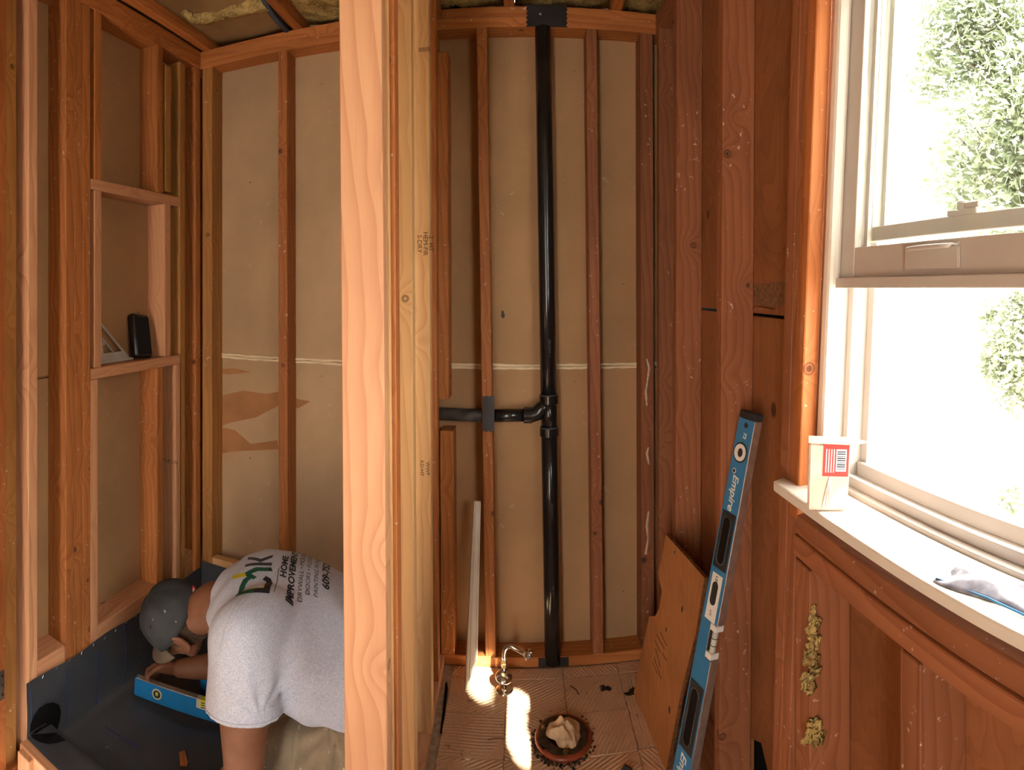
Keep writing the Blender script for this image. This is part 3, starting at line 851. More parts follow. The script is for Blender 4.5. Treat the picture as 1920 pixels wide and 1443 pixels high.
tag(bm_obj('rubber_plug', bm, M['absgrey'], None, smooth=True), 'grey rubber stub at the very front edge of the mortar floor', 'plug')
stn = flat('black_tar', (.03, .025, .02), .8, .2, var=.5, scale=60, bump=.5)
for k, (x, y, r, lb) in enumerate(((1135, 1290, .020, 'black tar stain on the mortar floor right of the twig'), (1186, 1297, .024, 'black tar stain in the floor corner under the plywood scrap'))):
    bm = bmesh.new(); p = on_z(x, y, .002)
    poly = [(r * random.uniform(.35, 1.1) * math.cos(a * .35) * 1.3, r * random.uniform(.35, 1.0) * math.sin(a * .35)) for a in range(18)]
    add_prism(bm, poly, 0, .0008)
    tag(bm_obj('tar_stain', bm, stn, None, Matrix.Translation(p)), lb, 'stain')

# ---- plywood scrap leaning on the right wall
PA, PB2, PC = on_z(1188, 1298, .003), on_z(1249, 1446, .003), Vector((.492, 1.44, .60))
pn = (PB2 - PA).cross(PC - PA).normalized()
if pn.x > 0: pn = -pn
ply_px = [(1248, 1001), (1285, 1042), (1321, 1083), (1312, 1140), (1305, 1185), (1290, 1245), (1276, 1301), (1249, 1445), (1218, 1372), (1188, 1298), (1200, 1235), (1217, 1155), (1228, 1155), (1236, 1140), (1241, 1108), (1236, 1086), (1234, 1073), (1242, 1040)]
bm = bmesh.new()
fr = [bm.verts.new(on_plane(x, y, PA, pn)) for x, y in ply_px]
bk = [bm.verts.new(v.co - pn * .012) for v in fr]
f1 = bm.faces.new(fr); f2 = bm.faces.new(bk[::-1])
for k in range(len(fr)): bm.faces.new((fr[k], bk[k], bk[(k + 1) % len(fr)], fr[(k + 1) % len(fr)])).material_index = 1
ps = bm_obj('plywood_scrap', bm, M['plyscrap'])
ps.data.materials.append(M['plyedge'])
tag(ps, 'orange plywood offcut with a curved notch leaning against the right wall studs', 'plywood')
bm = bmesh.new()
for a, b in (((1232, 1190), (1246, 1216)), ((1238, 1184), (1250, 1210)), ((1228, 1200), (1238, 1222)), ((1226, 1232), (1240, 1272)), ((1233, 1228), (1238, 1250)), ((1242, 1224), (1250, 1238)), ((1229, 1215), (1233, 1228)), ((1224, 1240), (1232, 1262))):
    add_tube(bm, [on_plane(*a, PA, pn) + pn * .0003, on_plane(*b, PA, pn) + pn * .0003], .0009, 5)
bm_obj('scribbled_lines', bm, M['ink'], ps)
for x, y, s in ((1279, 1142, .007), (1249, 1180, .005), (1255, 1330, .008), (1265, 1035, .004)):
    p = on_plane(x, y, PA, pn); bm = bmesh.new()
    poly = [(s * random.uniform(.5, 1.1) * math.cos(k), 1.8 * s * random.uniform(.5, 1.1) * math.sin(k)) for k in [i * 6.283 / 9 for i in range(9)]]
    add_prism(bm, poly, 0, .0006, frame(p, p + pn, (0, 1, 0)))
    bm_obj('knot_hole', bm, M['muck'], ps)

# ---- long blue spirit level leaning in the stud bay
lb = empty('spirit_level', (.32, 1.24, 0)); tag(lb, 'long blue spirit level leaning upright against the right wall beside the plywood', 'level', 'blue spirit levels')
B0, T0 = Vector((.316, 1.235, .006)), Vector((.552, 1.262, 1.088))
lm = frame(B0, T0, (-.955, -.30, 0)); LL = (T0 - B0).length
# local: x = out of the blue face, y = across it (towards +y local), z = along
if (lm.to_3x3() @ Vector((0, 1, 0))).y > 0: flip = -1
else: flip = 1                                              # flip*y points towards the eye's right, the bare edge
HB, HT = .030, .0125
def lv(x, y, z): return lm @ Vector((x, y * flip, z))
def s_of(y):
    lo, hi = 0.0, LL
    for _ in range(40):
        mid = (lo + hi) / 2
        if project(lm @ Vector((HT, 0, mid)))[1] > y: lo = mid
        else: hi = mid
    return lo
def lslab(name, x0, x1, y0, y1, z0, z1, mat, parent=lb, bev=.001):
    bm = bmesh.new(); add_box(bm, (x0 + x1) / 2, (y0 + y1) / 2, (z0 + z1) / 2, abs(x1 - x0), abs(y1 - y0), abs(z1 - z0))
    if bev: bmesh.ops.bevel(bm, geom=list(bm.edges), offset=bev, segments=2, affect='EDGES')
    for v in bm.verts: v.co = lv(*v.co)
    return bm_obj(name, bm, mat, parent)
def lring(name, r, z, y, x0, x1, mat, parent=lb, n=28, sy=1.0):
    bm = bmesh.new()
    add_prism(bm, [(r * math.cos(2 * math.pi * k / n) * sy, r * math.sin(2 * math.pi * k / n)) for k in range(n)], x0, x1)
    for v in bm.verts: v.co = lv(v.co.z, y + v.co.x, z + v.co.y)
    return bm_obj(name, bm, mat, parent)
def lstad(name, w, l, z, y, x0, x1, mat, parent=lb):
    """stadium-shaped piece on the blue face"""
    poly = [(w / 2 * math.cos(a), (l - w) / 2 + w / 2 * math.sin(a)) for a in [math.pi * k / 10 for k in range(11)]] + \
           [(w / 2 * math.cos(a), -(l - w) / 2 + w / 2 * math.sin(a)) for a in [math.pi + math.pi * k / 10 for k in range(11)]]
    bm = bmesh.new(); add_prism(bm, poly, x0, x1)
    for v in bm.verts: v.co = lv(v.co.z, y + v.co.x, z + v.co.y)
    return bm_obj(name, bm, mat, parent)
cv = s_of(1195)
lslab('beam', -HT, HT, -HB, HB, 0, cv - .040, M['alu'])
lslab('beam', -HT, HT, -HB, HB, cv + .040, LL - .014, M['alu'])
lslab('beam', -HT, HT, -HB, .006, cv - .040, cv + .040, M['alu'])
lslab('blue_face', HT, HT + .0012, -HB + .001, HB - .001, .002, cv - .040, M['bluelevel'], bev=.0004)
lslab('blue_face', HT, HT + .0012, -HB + .001, HB - .001, cv + .040, LL - .014, M['bluelevel'], bev=.0004)
lslab('blue_face', HT, HT + .0012, -HB + .001, .006, cv - .040, cv + .040, M['bluelevel'], bev=.0004)
lslab('end_cap', -HT - .001, HT + .002, -HB - .001, HB + .001, LL - .014, LL + .006, M['rubber'], bev=.003)
lslab('end_cap', -HT - .001, HT + .002, -HB - .001, HB + .001, -.006, .004, M['rubber'], bev=.003)
FZ = HT + .0012
rv_ = s_of(848)
lring('vial_ring', .0245, rv_, 0, FZ, FZ + .0014, M['rubber'])
lring('vial_bezel', .0205, rv_, 0, FZ + .0014, FZ + .0026, M['label'])
lring('vial', .0105, rv_, .002, FZ + .0026, FZ + .0034, M['rubber'], sy=.8)
lring('rivet', .0065, s_of(797), .002, FZ, FZ + .0008, M['rubber'])
lring('rivet', .0062, s_of(884), -.010, FZ, FZ + .0008, M['label']); lring('rivet', .0045, s_of(884), -.010, FZ + .0008, FZ + .0012, M['rubber'])
for ya, yb in ((960, 1066), (1280, 1406)):
    z0, z1 = s_of(yb), s_of(ya)
    lslab('grip_surround', FZ, FZ + .0014, -.024, .026, z0, z1, M['rubber'], bev=.0006)
    lstad('hand_hole', .026, (z1 - z0) * .82, (z0 + z1) / 2, 0, FZ + .0014, FZ + .0018, M['dark'])
    bm = bmesh.new(); w, l = .029, (z1 - z0) * .84
    pp = [Vector((0, w / 2 * math.cos(a), (l - w) / 2 + w / 2 * math.sin(a))) for a in [math.pi * k / 8 for k in range(9)]] + [Vector((0, w / 2 * math.cos(a), -(l - w) / 2 + w / 2 * math.sin(a))) for a in [math.pi + math.pi * k / 8 for k in range(9)]]
    pp.append(pp[0]); add_tube(bm, [lv(FZ + .0018, p.y, (z0 + z1) / 2 + p.z) for p in pp], .0016, 6); bm_obj('hole_rim', bm, M['absgrey'], lb, smooth=True)
z0, z1 = s_of(1162), s_of(1076)
lslab('sticker', FZ, FZ + .0006, -.018, .020, z0, z1, M['label'], bev=0)
lstad('lamp_lens', .020, (z1 - z0) * .50, (z0 * .42 + z1 * .58), 0, FZ + .0006, FZ + .0020, M['rubber'])
lslab('vial_holder', -HT + .001, HT + .001, .007, .028, cv - .038, cv - .024, M['label'])
lslab('vial_holder', -HT + .001, HT + .001, .007, .028, cv + .024, cv + .038, M['label'])
lslab('vial_well', -HT + .001, HT - .002, .005, .011, cv - .036, cv + .036, M['rubber'])
bm = bmesh.new(); add_tube(bm, [lv(.004, .019, cv - .024), lv(.004, .019, cv + .024)], .0075, 14)
M['clear'] = flat('pale_vial', (.55, .58, .55), .1, .5, bump=0)
bm_obj('vial', bm, M['clear'], lb, smooth=True)
for dz in (-.008, .008):
    bm = bmesh.new(); add_tube(bm, [lv(.004, .019, cv + dz - .0008), lv(.004, .019, cv + dz + .0008)], .0078, 14); bm_obj('vial_line', bm, M['ink'], lb)
def ltext(body, size, z, y, mat, shear=.25, bold=.0006, x=FZ + .0003):
    me = text_mesh(body, size, shear, bold)
    # reads downwards, letter tops towards the bare edge
    ax = (lm.to_3x3() @ Vector((0, 0, -1))); ay = (lm.to_3x3() @ Vector((0, flip, 0))); az = lm.to_3x3() @ Vector((1, 0, 0))
    if ax.cross(ay).dot(az) < 0: ay = -ay
    m = Matrix((ax, ay, az)).transposed().to_4x4(); m.translation = lv(x, y, z)
    return mesh_obj('lettering', me, mat, lb, m)
ltext('Empire', .030, s_of(923), .0, M['label'])
ltext('Empire', .030, s_of(1448), .0, M['label'])
ltext('72', .015, s_of(816), .004, M['label'], .1)
ltext('LED', .012, s_of(1088), .0, M['ink'], 0, .0002, FZ + .0009)
ltext('e75', .009, s_of(1148), .0, M['ink'], 0, .0001, FZ + .0009)

# ---- box of screws on the window sill
M['boxpaper'] = flat('kraft_white_carton', (.62, .47, .38), .5, .4, var=.12, scale=30, bump=.2, bscale=40)
M['boxred'] = flat('red_print', (.58, .045, .04), .5, .4, var=.15, bump=.1)
bx = empty('carton', (.492, .812, 1.026)); tag(bx, 'small red and white taped carton standing on the window sill', 'box')
bm = bmesh.new(); add_box(bm, 0, 0, .054, .064, .040, .104)
for v in bm.verts:
    v.co.x *= 1 + .10 * (v.co.z / .1 - .5); v.co.x += random.uniform(-.0015, .0015)
bmesh.ops.bevel(bm, geom=list(bm.edges), offset=.003, segments=2, affect='EDGES')
bxm = Matrix.Translation((.494, .812, 1.0255)) @ Matrix.Rotation(-.50, 4, 'Z') @ Matrix.Rotation(.05, 4, 'Y') @ Matrix.Scale(1.08, 4)
bm_obj('carton_body', bm, M['boxpaper'], bx, bxm)
def bxp(name, x0, x1, z0, z1, mat, dy=.0006):
    bm = bmesh.new(); add_box(bm, (x0 + x1) / 2, -.0200 - dy / 2, (z0 + z1) / 2, x1 - x0, dy, z1 - z0)
    return bm_obj(name, bm, mat, bx, bxm)
bxp('printed_band', -.010, .030, .056, .105, M['boxred'])
bxp('label', .010, .026, .064, .098, M['label'], .0010)
for k in range(9): bxp('bar', .0115, .0245, .067 + k * .0033, .067 + k * .0033 + (.0016 if k % 3 else .0008), M['ink'], .0014)
for k in range(4): bxp('print_line', -.006 + k * .004, -.0045 + k * .004, .062, .098, M['label'], .0010)
bm = bmesh.new()
add_prism(bm, [(-.034, -.021), (.036, -.024), (.062, -.006), (.034, .020), (-.033, .020)], .106, .1068)
bm_obj('flap', bm, M['boxpaper'], bx, bxm)
M['tape'] = flat('clear_tape', (.74, .66, .58), .15, .6, var=.06, bump=.3, bscale=25)
bm = bmesh.new()
for k in range(5):
    a = bm.verts.new((-.004 + .003 * math.sin(k), -.0210, .004 + k * .016)); 
vv = list(bm.verts); bm.clear()
for k in range(3):
    add_tube(bm, [(-.008 + k * .006, -.0205, .006), (-.004 + k * .003, -.0212, .03), (.001 + k * .001, -.0208, .055)], .0007, 5)
bm_obj('tape_crease', bm, M['tape'], bx, bxm)

# ---- plastic packet lying on the sill at the picture's right edge
M['film'] = flat('printed_film', (.22, .22, .27), .18, .6, var=.35, scale=45, bump=.6, bscale=30)
bm = bmesh.new(); gr = []
for i in range(13):
    row = []
    for j in range(9):
        u, v = i / 12, j / 8
        z = .002 + .011 * math.sin(math.pi * u) * math.sin(math.pi * v) + .003 * math.sin(9 * u + 4 * v) * math.sin(math.pi * v)
        row.append(bm.verts.new((v * .050 + .006 * math.sin(5 * u), u * .15, z)))
    gr.append(row)
for i in range(12):
    for j in range(8): bm.faces.new((gr[i][j], gr[i][j + 1], gr[i + 1][j + 1], gr[i + 1][j]))
pk = bm_obj('plastic_packet', bm, M['film'], None, Matrix.Translation((.496, .375, 1.0255)) @ Matrix.Rotation(.1, 4, 'Z'), smooth=True)
md = pk.modifiers.new('t', 'SOLIDIFY'); md.thickness = .0008
tag(pk, 'crinkled clear plastic packet lying on the sill at the right edge', 'packet')
bm = bmesh.new(); add_tube(bm, [(.0005, .0, .003), (.005, .07, .004), (.001, .15, .003)], .0012, 6)
bm_obj('blue_seam', bm, M['bluelevel'], pk, pk.matrix_basis.copy(), smooth=True)

# ---- black speaker and rafter square in the niche
sh = 1.1235
sp_ = empty('speaker', (-1.385, 1.70, sh)); tag(sp_, 'black rounded portable speaker leaning upright in the wall niche', 'speaker')
def rounded(w, d, h, r, seg=4):
    bm = bmesh.new(); add_box(bm, 0, 0, h / 2, w, d, h)
    bmesh.ops.bevel(bm, geom=list(bm.edges), offset=r, segments=seg, affect='EDGES', profile=.5)
    return bm
pbot = on_x(266, 672, -1.375); ptop = on_x(258, 590, -1.415)
mm = frame(pbot + Vector((0, 0, .001)), ptop, (0, 1, 0))
H_ = (ptop - pbot).length
bm_obj('case', rounded(.098, .040, H_, .014), M['black'], sp_, mm, smooth=True)
bm = rounded(.080, .004, H_ * .86, .0018, 2)
bm_obj('grille', bm, flat('speaker_cloth', (.010, .010, .012), .9, .2, bump=.6, bscale=900), sp_, mm @ Matrix.Translation((0, .0205 if (mm.to_3x3() @ Vector((0, 1, 0))).x > 0 else -.0205, H_ * .07)))
bm = bmesh.new(); add_tube(bm, [(0, 0, H_ - .002), (.006, 0, H_ + .010), (.020, 0, H_ + .009)], .0015, 6)
bm_obj('loop', bm, M['absgrey'], sp_, mm, smooth=True)
sq = empty('rafter_square', (-1.40, 1.50, sh)); tag(sq, 'grey triangular rafter square leaning in the niche beside the black speaker', 'square')
M['sqgrey'] = flat('grey_cast_aluminium', (.42, .39, .37), .5, .5, .0, var=.1)
def tri(s): return [(0, 0), (s, 0), (0, s)]
bm = bmesh.new()
S_ = .19; b_ = .036
outer = [(0, 0), (S_, 0), (0, S_)]; q = S_ - b_ * 2.414
inner = [(b_, b_), (b_ + q - b_ * .0, b_), (b_, b_ + q)]
vo = [[bm.verts.new((x, y, z)) for x, y in outer] for z in (0, .004)]
vi = [[bm.verts.new((x, y, z)) for x, y in inner] for z in (0, .004)]
for k in range(3):
    l = (k + 1) % 3
    for a in (0, 1): bm.faces.new((vo[a][k], vo[a][l], vi[a][l], vi[a][k]))
    bm.faces.new((vo[0][k], vo[0][l], vo[1][l], vo[1][k])); bm.faces.new((vi[0][k], vi[0][l], vi[1][l], vi[1][k]))
add_box(bm, S_ / 2, .004, .002, S_, .008, .024)
sqm = Matrix.Translation((-1.392, 1.445, sh + .001)) @ Matrix(((0, 0, 1, 0), (1, 0, 0, 0), (0, 1, 0, 0), (0, 0, 0, 1))) @ Matrix.Rotation(-.12, 4, 'X')
bm_obj('triangle', bm, M['sqgrey'], sq, sqm)
bm = bmesh.new(); add_prism(bm, [(b_ + .002, b_ + .030), (b_ + .012, b_ + .030), (b_ + .012, b_ + .042), (b_ + .002, b_ + .042)], .000, .004)
add_tube(bm, [(b_, b_ + q * .55, .002), (b_ + q * .55, b_, .002)], .004, 6)
bm_obj('crossbar', bm, M['sqgrey'], sq, sqm)

# ---- shower liner, curb
M['liner'] = None
t = NT('grey_liner'); co = t.obj()
a = t.noise(co, 5, 4, .6, .6); b = t.noise(co, 40, 4, .7)
c = t.mix(t.step(a, .3, .75), (.040, .044, .053), (.058, .063, .074))
c = t.mix(t.math('MULTIPLY', t.math('MULTIPLY', t.step(b, .58, .75), t.step(t.noise(co, 4, 2), .5, .66)), .5), c, (.22, .23, .24))
t.bump(t.math('ADD', t.math('MULTIPLY', a, 1.0), t.math('MULTIPLY', b, .1)), .25, .01)
M['liner'] = t.base(c, .46, .5)
def pan(x, y): return -.092 + .045 * min(1, max(abs(x + .85) / .48, abs(y - 1.6) / .42)) ** 3
xs_ = [(-1.3345, .180), (-1.3345, .14), (-1.3345, .09), (-1.3345, .04), (-1.3345, -.01), (-1.333, -.035), (-1.326, -.058), (-1.31, -.075), (-1.28, -1)] + [(-1.24 + .04 * i, -1) for i in range(22)] + [(-.372, -.06), (-.366, -.02), (-.364, .05), (-.364, .13)]
ys_ = [(1.076, .0120), (1.09, .0130), (1.11, .0130), (1.15, .0130), (1.172, .0115), (1.180, .002), (1.184, -.03), (1.190, -.062), (1.205, -.078), (1.23, -1)] + [(1.27 + .04 * i, -1) for i in range(18)] + [(2.01, -.075), (2.030, -.058), (2.040, -.03), (2.044, .02), (2.045, .08), (2.045, .14), (2.045, .205)]
bm = bmesh.new(); gr = []
for y, hy in ys_:
    row = []
    for x, hx in xs_:
        z = max(hx, hy, pan(x, y))
        if hx > -.5 and hx > z - 1e-6 and hx > .1: z += .003 * math.sin(23 * y)
        row.append(bm.verts.new((x + (.002 * math.sin(17 * y + 30 * z) if hx > -.5 and x < -1 else 0), y, z + .0015 * math.sin(9 * x + 14 * y))))
    gr.append(row)
for i in range(len(ys_) - 1):
    for j in range(len(xs_) - 1):
        try: bm.faces.new((gr[i][j], gr[i][j + 1], gr[i + 1][j + 1], gr[i + 1][j]))
        except ValueError: pass
ln = bm_obj('shower_liner', bm, M['liner'], None, None, smooth=True)
tag(ln, 'dark grey waterproof liner folded up the walls of the shower pan', 'liner')
M['bluepen'] = flat('blue_marker', (.02, .03, .14), .6, .3, bump=0)
def pen(wall, floor=(), rad=.0014):
    bm = bmesh.new(); pp = [on_x(x, y, -1.3325) for x, y in wall] + [on_z(x, y, -.062) for x, y in floor]
    dense = []
    for a, b in zip(pp, pp[1:]): dense += [a.lerp(b, k / 5) for k in range(5)]
    dense.append(pp[-1])
    add_tube(bm, dense, rad, 6); return bm_obj('marker_line', bm, M['bluepen'], ln, smooth=True)
pen([(122, 1254), (125, 1285), (124, 1320), (123, 1384)])
pen([(180, 1222), (184, 1260), (182, 1300), (180, 1325)])
pen([], [(181, 1345), (190, 1356), (222, 1378), (264, 1402)])
pen([(57, 1294), (59, 1325), (60, 1350)])
pen([(233, 1170), (236, 1230), (234, 1290)])
for k in range(13):
    y = 1.08 + k * .057; p = Vector((-1.3318, y, .172 + random.uniform(-.004, .004)))
    an = random.uniform(.3, 1.2)
    bm = bmesh.new(); add_tube(bm, [p, p + Vector((0, .009 * math.cos(an), .009 * math.sin(an)))], .0008, 5)
    bm_obj('staple', bm, M['steel'], ln)
M['glossblack'] = flat('glossy_black_patch', (.006, .006, .007), .25, .5, var=.2, bump=.02)
bm = bmesh.new()
wl_px = [(56, 1374), (57, 1358), (63, 1342), (73, 1328), (86, 1319), (100, 1316), (111, 1321), (114, 1334), (112, 1350), (108, 1364), (105, 1372)]
v1 = [bm.verts.new(on_x(x, y, -1.3310)) for x, y in wl_px]; bm.faces.new(v1)
lw_px = [(57, 1376), (63, 1384), (74, 1390), (90, 1394), (106, 1392), (123, 1387), (112, 1378), (105, 1373)]
v2 = [bm.verts.new(on_z(x, y, .0165)) for x, y in lw_px]; bm.faces.new(v2)
pt = bm_obj('corner_patch', bm, M['glossblack'], ln); md = pt.modifiers.new('t', 'SOLIDIFY'); md.thickness = .0012
bm = bmesh.new(); add_tube(bm, [on_x(58, 1374, -1.329), on_x(72, 1364, -1.329), on_x(86, 1356, -1.329)], .0012, 6); bm_obj('patch_fold', bm, M['liner'], ln, smooth=True)
cb = empty('shower_curb', (-.85, 1.115, -.10)); tag(cb, 'stacked lumber curb at the shower entrance under the liner edge', 'curb')
for k in range(3):
    lumber('curb_board', (-1.340, 1.108, -.085 + .0385 * k - .004), (-.356, 1.108, -.085 + .0385 * k - .004), .112, .037, M['new2'], cb, (0, 1, 0))
o = lumber('offcut', (-1.300, 1.048, -.20), (-1.300, 1.048, .0), .055, .028, M['new2']); tag(o, 'short upright lumber offcut at the foot of the left studs, outside the curb', 'offcut')
# blue enamel level on the pan
ll = empty('spirit_level', (-1.1, 1.6, -.06)); tag(ll, 'short blue spirit level lying on the shower liner under the right hand', 'level', 'blue spirit levels')
a0, b0 = Vector((-1.278, 1.535, -.022)), Vector((-.84, 1.655, -.048))
m2 = frame(a0, b0, (0, 0, 1)); L2 = (b0 - a0).length
fs_ = -1 if (m2.to_3x3() @ Vector((0, 1, 0))).y > 0 else 1
def l2(name, x0, x1, y0, y1, z0, z1, mat, bev=.001):
    bm = bmesh.new(); add_box(bm, (x0 + x1) / 2, fs_ * (y0 + y1) / 2, (z0 + z1) / 2, x1 - x0, abs(y1 - y0), z1 - z0)
    if bev: bmesh.ops.bevel(bm, geom=list(bm.edges), offset=bev, segments=2, affect='EDGES')
    return bm_obj(name, bm, mat, ll, m2)
l2('beam', -.030, .030, -.011, .010, 0, L2, M['alu'])
l2('blue_face', -.0285, .0285, .010, .0115, .001, L2 - .001, M['bluelevel2'], .0004)
l2('flange_lip', -.031, -.026, .010, .014, 0, L2, M['bluelevel2'])
l2('end_cap', -.030, .030, -.011, .012, -.004, .002, M['bluelevel2'])
M['cream'] = flat('cream_plastic', (.62, .56, .42), .4, .4, bump=0)
for nm, r, mat, y0, y1 in (('vial_bezel', .0185, 'cream', .0115, .013), ('vial', .0135, 'rubber', .013, .0135)):
    bm = bmesh.new(); add_prism(bm, [(r * math.cos(k * .2618), r * math.sin(k * .2618)) for k in range(24)], y0, y1)
    for v in bm.verts: v.co = Vector((v.co.x, fs_ * v.co.z, .083 + v.co.y))
    bm_obj(nm, bm, M[mat], ll, m2)
l2('vial', -.004, .008, .0135, .0145, .078, .088, M['vial'])
l2('vial_frame', .000, .031, -.009, .0130, .228, .330, M['cream'])
l2('vial', .008, .0325, -.006, .0140, .242, .318, M['vial'])
for k in range(3): l2('vial_line', .006 + k * .008, .009 + k * .008, .0140, .0146, .246, .312, M['ink'], 0)
# blue cup
cu = empty('plastic_cup', (-1.095, 1.745, -.09)); tag(cu, 'blue plastic tub with a pale rim behind the kneeling worker\'s sleeve', 'tub')
bm = bmesh.new(); add_lathe(bm, [(.040, 0), (.050, .085), (.047, .085), (.037, .004)], 24, Matrix.Translation((-1.095, 1.745, -.086))); bm_obj('tub_body', bm, M['bluelevel2'], cu, smooth=True)
bm = bmesh.new(); add_lathe(bm, [(.0505, .083), (.0525, .085), (.0525, .089), (.048, .089)], 24, Matrix.Translation((-1.095, 1.745, -.086))); bm_obj('rim', bm, M['cream'], cu, smooth=True)
o = litter('wood_chip', [(336, 1412), (346, 1408), (352, 1430), (350, 1437), (338, 1436)], .004, M['old'], 'dark brown wood chip lying on the shower liner', 'chip', z=-.088)

# ---- door hinge leaf on the left edge
hg = empty('hinge', (-1.338, .985, .2)); tag(hg, 'worn steel hinge leaf screwed to the stud at the left edge', 'hinge')
hp = [on_x(x, y, -1.349) for x, y in ((-6, 1268), (8, 1268), (8, 1325), (-6, 1325))]
bm = bmesh.new(); add_box(bm, -1.3485, (hp[0].y + hp[1].y) / 2, .205, .003, abs(hp[1].y - hp[0].y), .088); bmesh.ops.bevel(bm, geom=list(bm.edges), offset=.001, segments=1, affect='EDGES')
bm_obj('leaf', bm, M['steel'], hg)
for dz in (-.028, 0, .028):
    bm = bmesh.new(); add_lathe(bm, [(.004, 0), (.003, .001), (.001, .0005)], 10, Matrix.Translation((-1.347, hp[1].y - .008, .205 + dz)) @ Euler((0, math.pi / 2, 0)).to_matrix().to_4x4()); bm_obj('screw', bm, M['rubber'], hg)

# ---- scraps of glass wool stuck to the cripple stud
def fluff(pxs, r, label):
    bm = bmesh.new()
    for x, y in pxs:
        p = on_y(x, y, .880); p.y = .876
        for _ in range(9):
            q = p + Vector((random.uniform(-1, 1) * r * .9, random.uniform(-.001, .004), random.uniform(-1, 1) * r * 1.6))
            rr_ = bmesh.ops.create_icosphere(bm, subdivisions=2, radius=r * random.uniform(.4, .75), matrix=Matrix.Translation(q) @ Matrix.Scale(.28, 4, (0, 1, 0)) @ Matrix.Scale(1.5, 4, (random.uniform(-1, 1), 0, random.uniform(-1, 1))))
            for v in rr_['verts']: v.co += Vector((random.uniform(-1, 1), random.uniform(-.3, .3), random.uniform(-1, 1))) * r * .30
    o = bm_obj('wool_scrap', bm, M['wool'], None, smooth=True); o['kind'] = 'stuff'
    return tag(o, label, 'insulation')
fluff([(1522, 1160), (1524, 1175), (1526, 1195), (1518, 1215), (1520, 1232), (1527, 1250), (1519, 1270), (1516, 1280)], .010, 'long strip of yellow insulation fluff stuck to the stud under the sill')
fluff([(1516, 1370), (1526, 1366), (1534, 1372), (1528, 1380)], .011, 'small tuft of yellow insulation low on the stud under the sill')

# ---- lumber stamps
M['stamp'] = flat('grade_stamp_ink', (.06, .045, .035), .8, .1, bump=0)
def stamp(parent, x, y, z, lines, size, rot=0):
    for k, s in enumerate(lines):
        me = text_mesh(s, size)
        mesh_obj('stamp', me, M['stamp'], parent, wall_frame_y(x, y, z - k * size * 1.15) @ Matrix.Rotation(rot, 4, 'Z'))
stamp(wp, -.300, 1.6712, 2.0 + .128, ['IIIIIII'], .020)
bxs = on_y(795, 457, 1.671)
for k, s in enumerate(['S-DRY', 'HEM-FIR', '2  HT']):
    me = text_mesh(s, .020, 0, 0); mesh_obj('stamp', me, M['stamp'], wp, wall_frame_y(bxs.x - .014 + k * .018, 1.6712, bxs.z) @ Matrix.Rotation(-math.pi / 2, 4, 'Z'))
bxs = on_y(797, 878, 1.671)
for k, s in enumerate(['KD-HT', 'WWP']):
    me = text_mesh(s, .016, 0, 0); mesh_obj('stamp', me, M['stamp'], wp, wall_frame_y(bxs.x - .010 + k * .018, 1.6712, bxs.z) @ Matrix.Rotation(-math.pi / 2, 4, 'Z'))
me = text_mesh('STUD 279', .020); q = on_y(318, 865, 1.861)
mesh_obj('stamp', me, M['stamp'], wl, wall_frame_y(q.x, 1.8612, q.z))

# ---- plaster drips on the corner stud and a smudge on the drywall
M['plaster'] = flat('plaster_drip', (.62, .45, .36), .8, .2, var=.2, scale=60, bump=.5, bscale=120)
for pts in ([(1213, 672), (1217, 690), (1214, 715), (1211, 735), (1213, 760)], [(1217, 870), (1213, 850), (1216, 838)], [(1216, 958), (1213, 985), (1215, 1010), (1211, 1038)]):
    bm = bmesh.new(); pp = [on_y(x, y, YB - .001) for x, y in pts]
    add_tube(bm, pp, [.0035 + .002 * (k % 2) for k in range(len(pp))], 8)
    bm_obj('plaster_drip', bm, M['plaster'], wb, smooth=True)
bm = bmesh.new(); add_prism(bm, [(on_y(x, y, YD).x, on_y(x, y, YD).z) for x, y in ((940, 583), (944, 582), (947, 592), (944, 597), (940, 594))], 0, .002, Matrix(((1, 0, 0, 0), (0, 0, -1, YD), (0, 1, 0, 0), (0, 0, 0, 1))))
bm_obj('paper_tear', bm, M['muck'], wb)

# ================================================================== THE WORKER, kneeling in the shower pan, bent over the level
def ell_loft(bm, st, n=28):
    """closed surface through stations (centre, across, up, half-width, half-height, squareness)"""
    rings = []
    for c, a, u, w, h, p in st:
        c, a, u = Vector(c), Vector(a).normalized(), Vector(u).normalized()
        ring = []
        for k in range(n):
            t_ = 2 * math.pi * k / n; cs, sn = math.cos(t_), math.sin(t_)
            f = (abs(cs) ** p + abs(sn) ** p) ** (-1 / p)
            ring.append(bm.verts.new(c + a * (w * cs * f) + u * (h * sn * f)))
        rings.append(ring)
    for r0, r1 in zip(rings, rings[1:]):
        for k in range(n): bm.faces.new((r0[k], r0[(k + 1) % n], r1[(k + 1) % n], r1[k]))
    bm.faces.new(rings[0]); bm.faces.new(rings[-1])
def limb(bm, pts, rad, n=20, flat_=None):
    """a limb with rounded ends through points with radii"""
    pts = [Vector(p) for p in pts]
    P, R = [], []
    for i in range(len(pts) - 1):
        for k in range(6):
            s = k / 6; P.append(pts[i].lerp(pts[i + 1], s)); e = s * s * (3 - 2 * s); R.append(rad[i] * (1 - e) + rad[i + 1] * e)
    P.append(pts[-1]); R.append(rad[-1])
    add_tube(bm, P, R, n)
    for p, r in ((pts[0], rad[0]), (pts[-1], rad[-1])):
        bmesh.ops.create_uvsphere(bm, u_segments=16, v_segments=10, radius=r, matrix=Matrix.Translation(p))
    for p, r in zip(pts[1:-1], rad[1:-1]):
        bmesh.ops.create_uvsphere(bm, u_segments=16, v_segments=10, radius=r, matrix=Matrix.Translation(p))
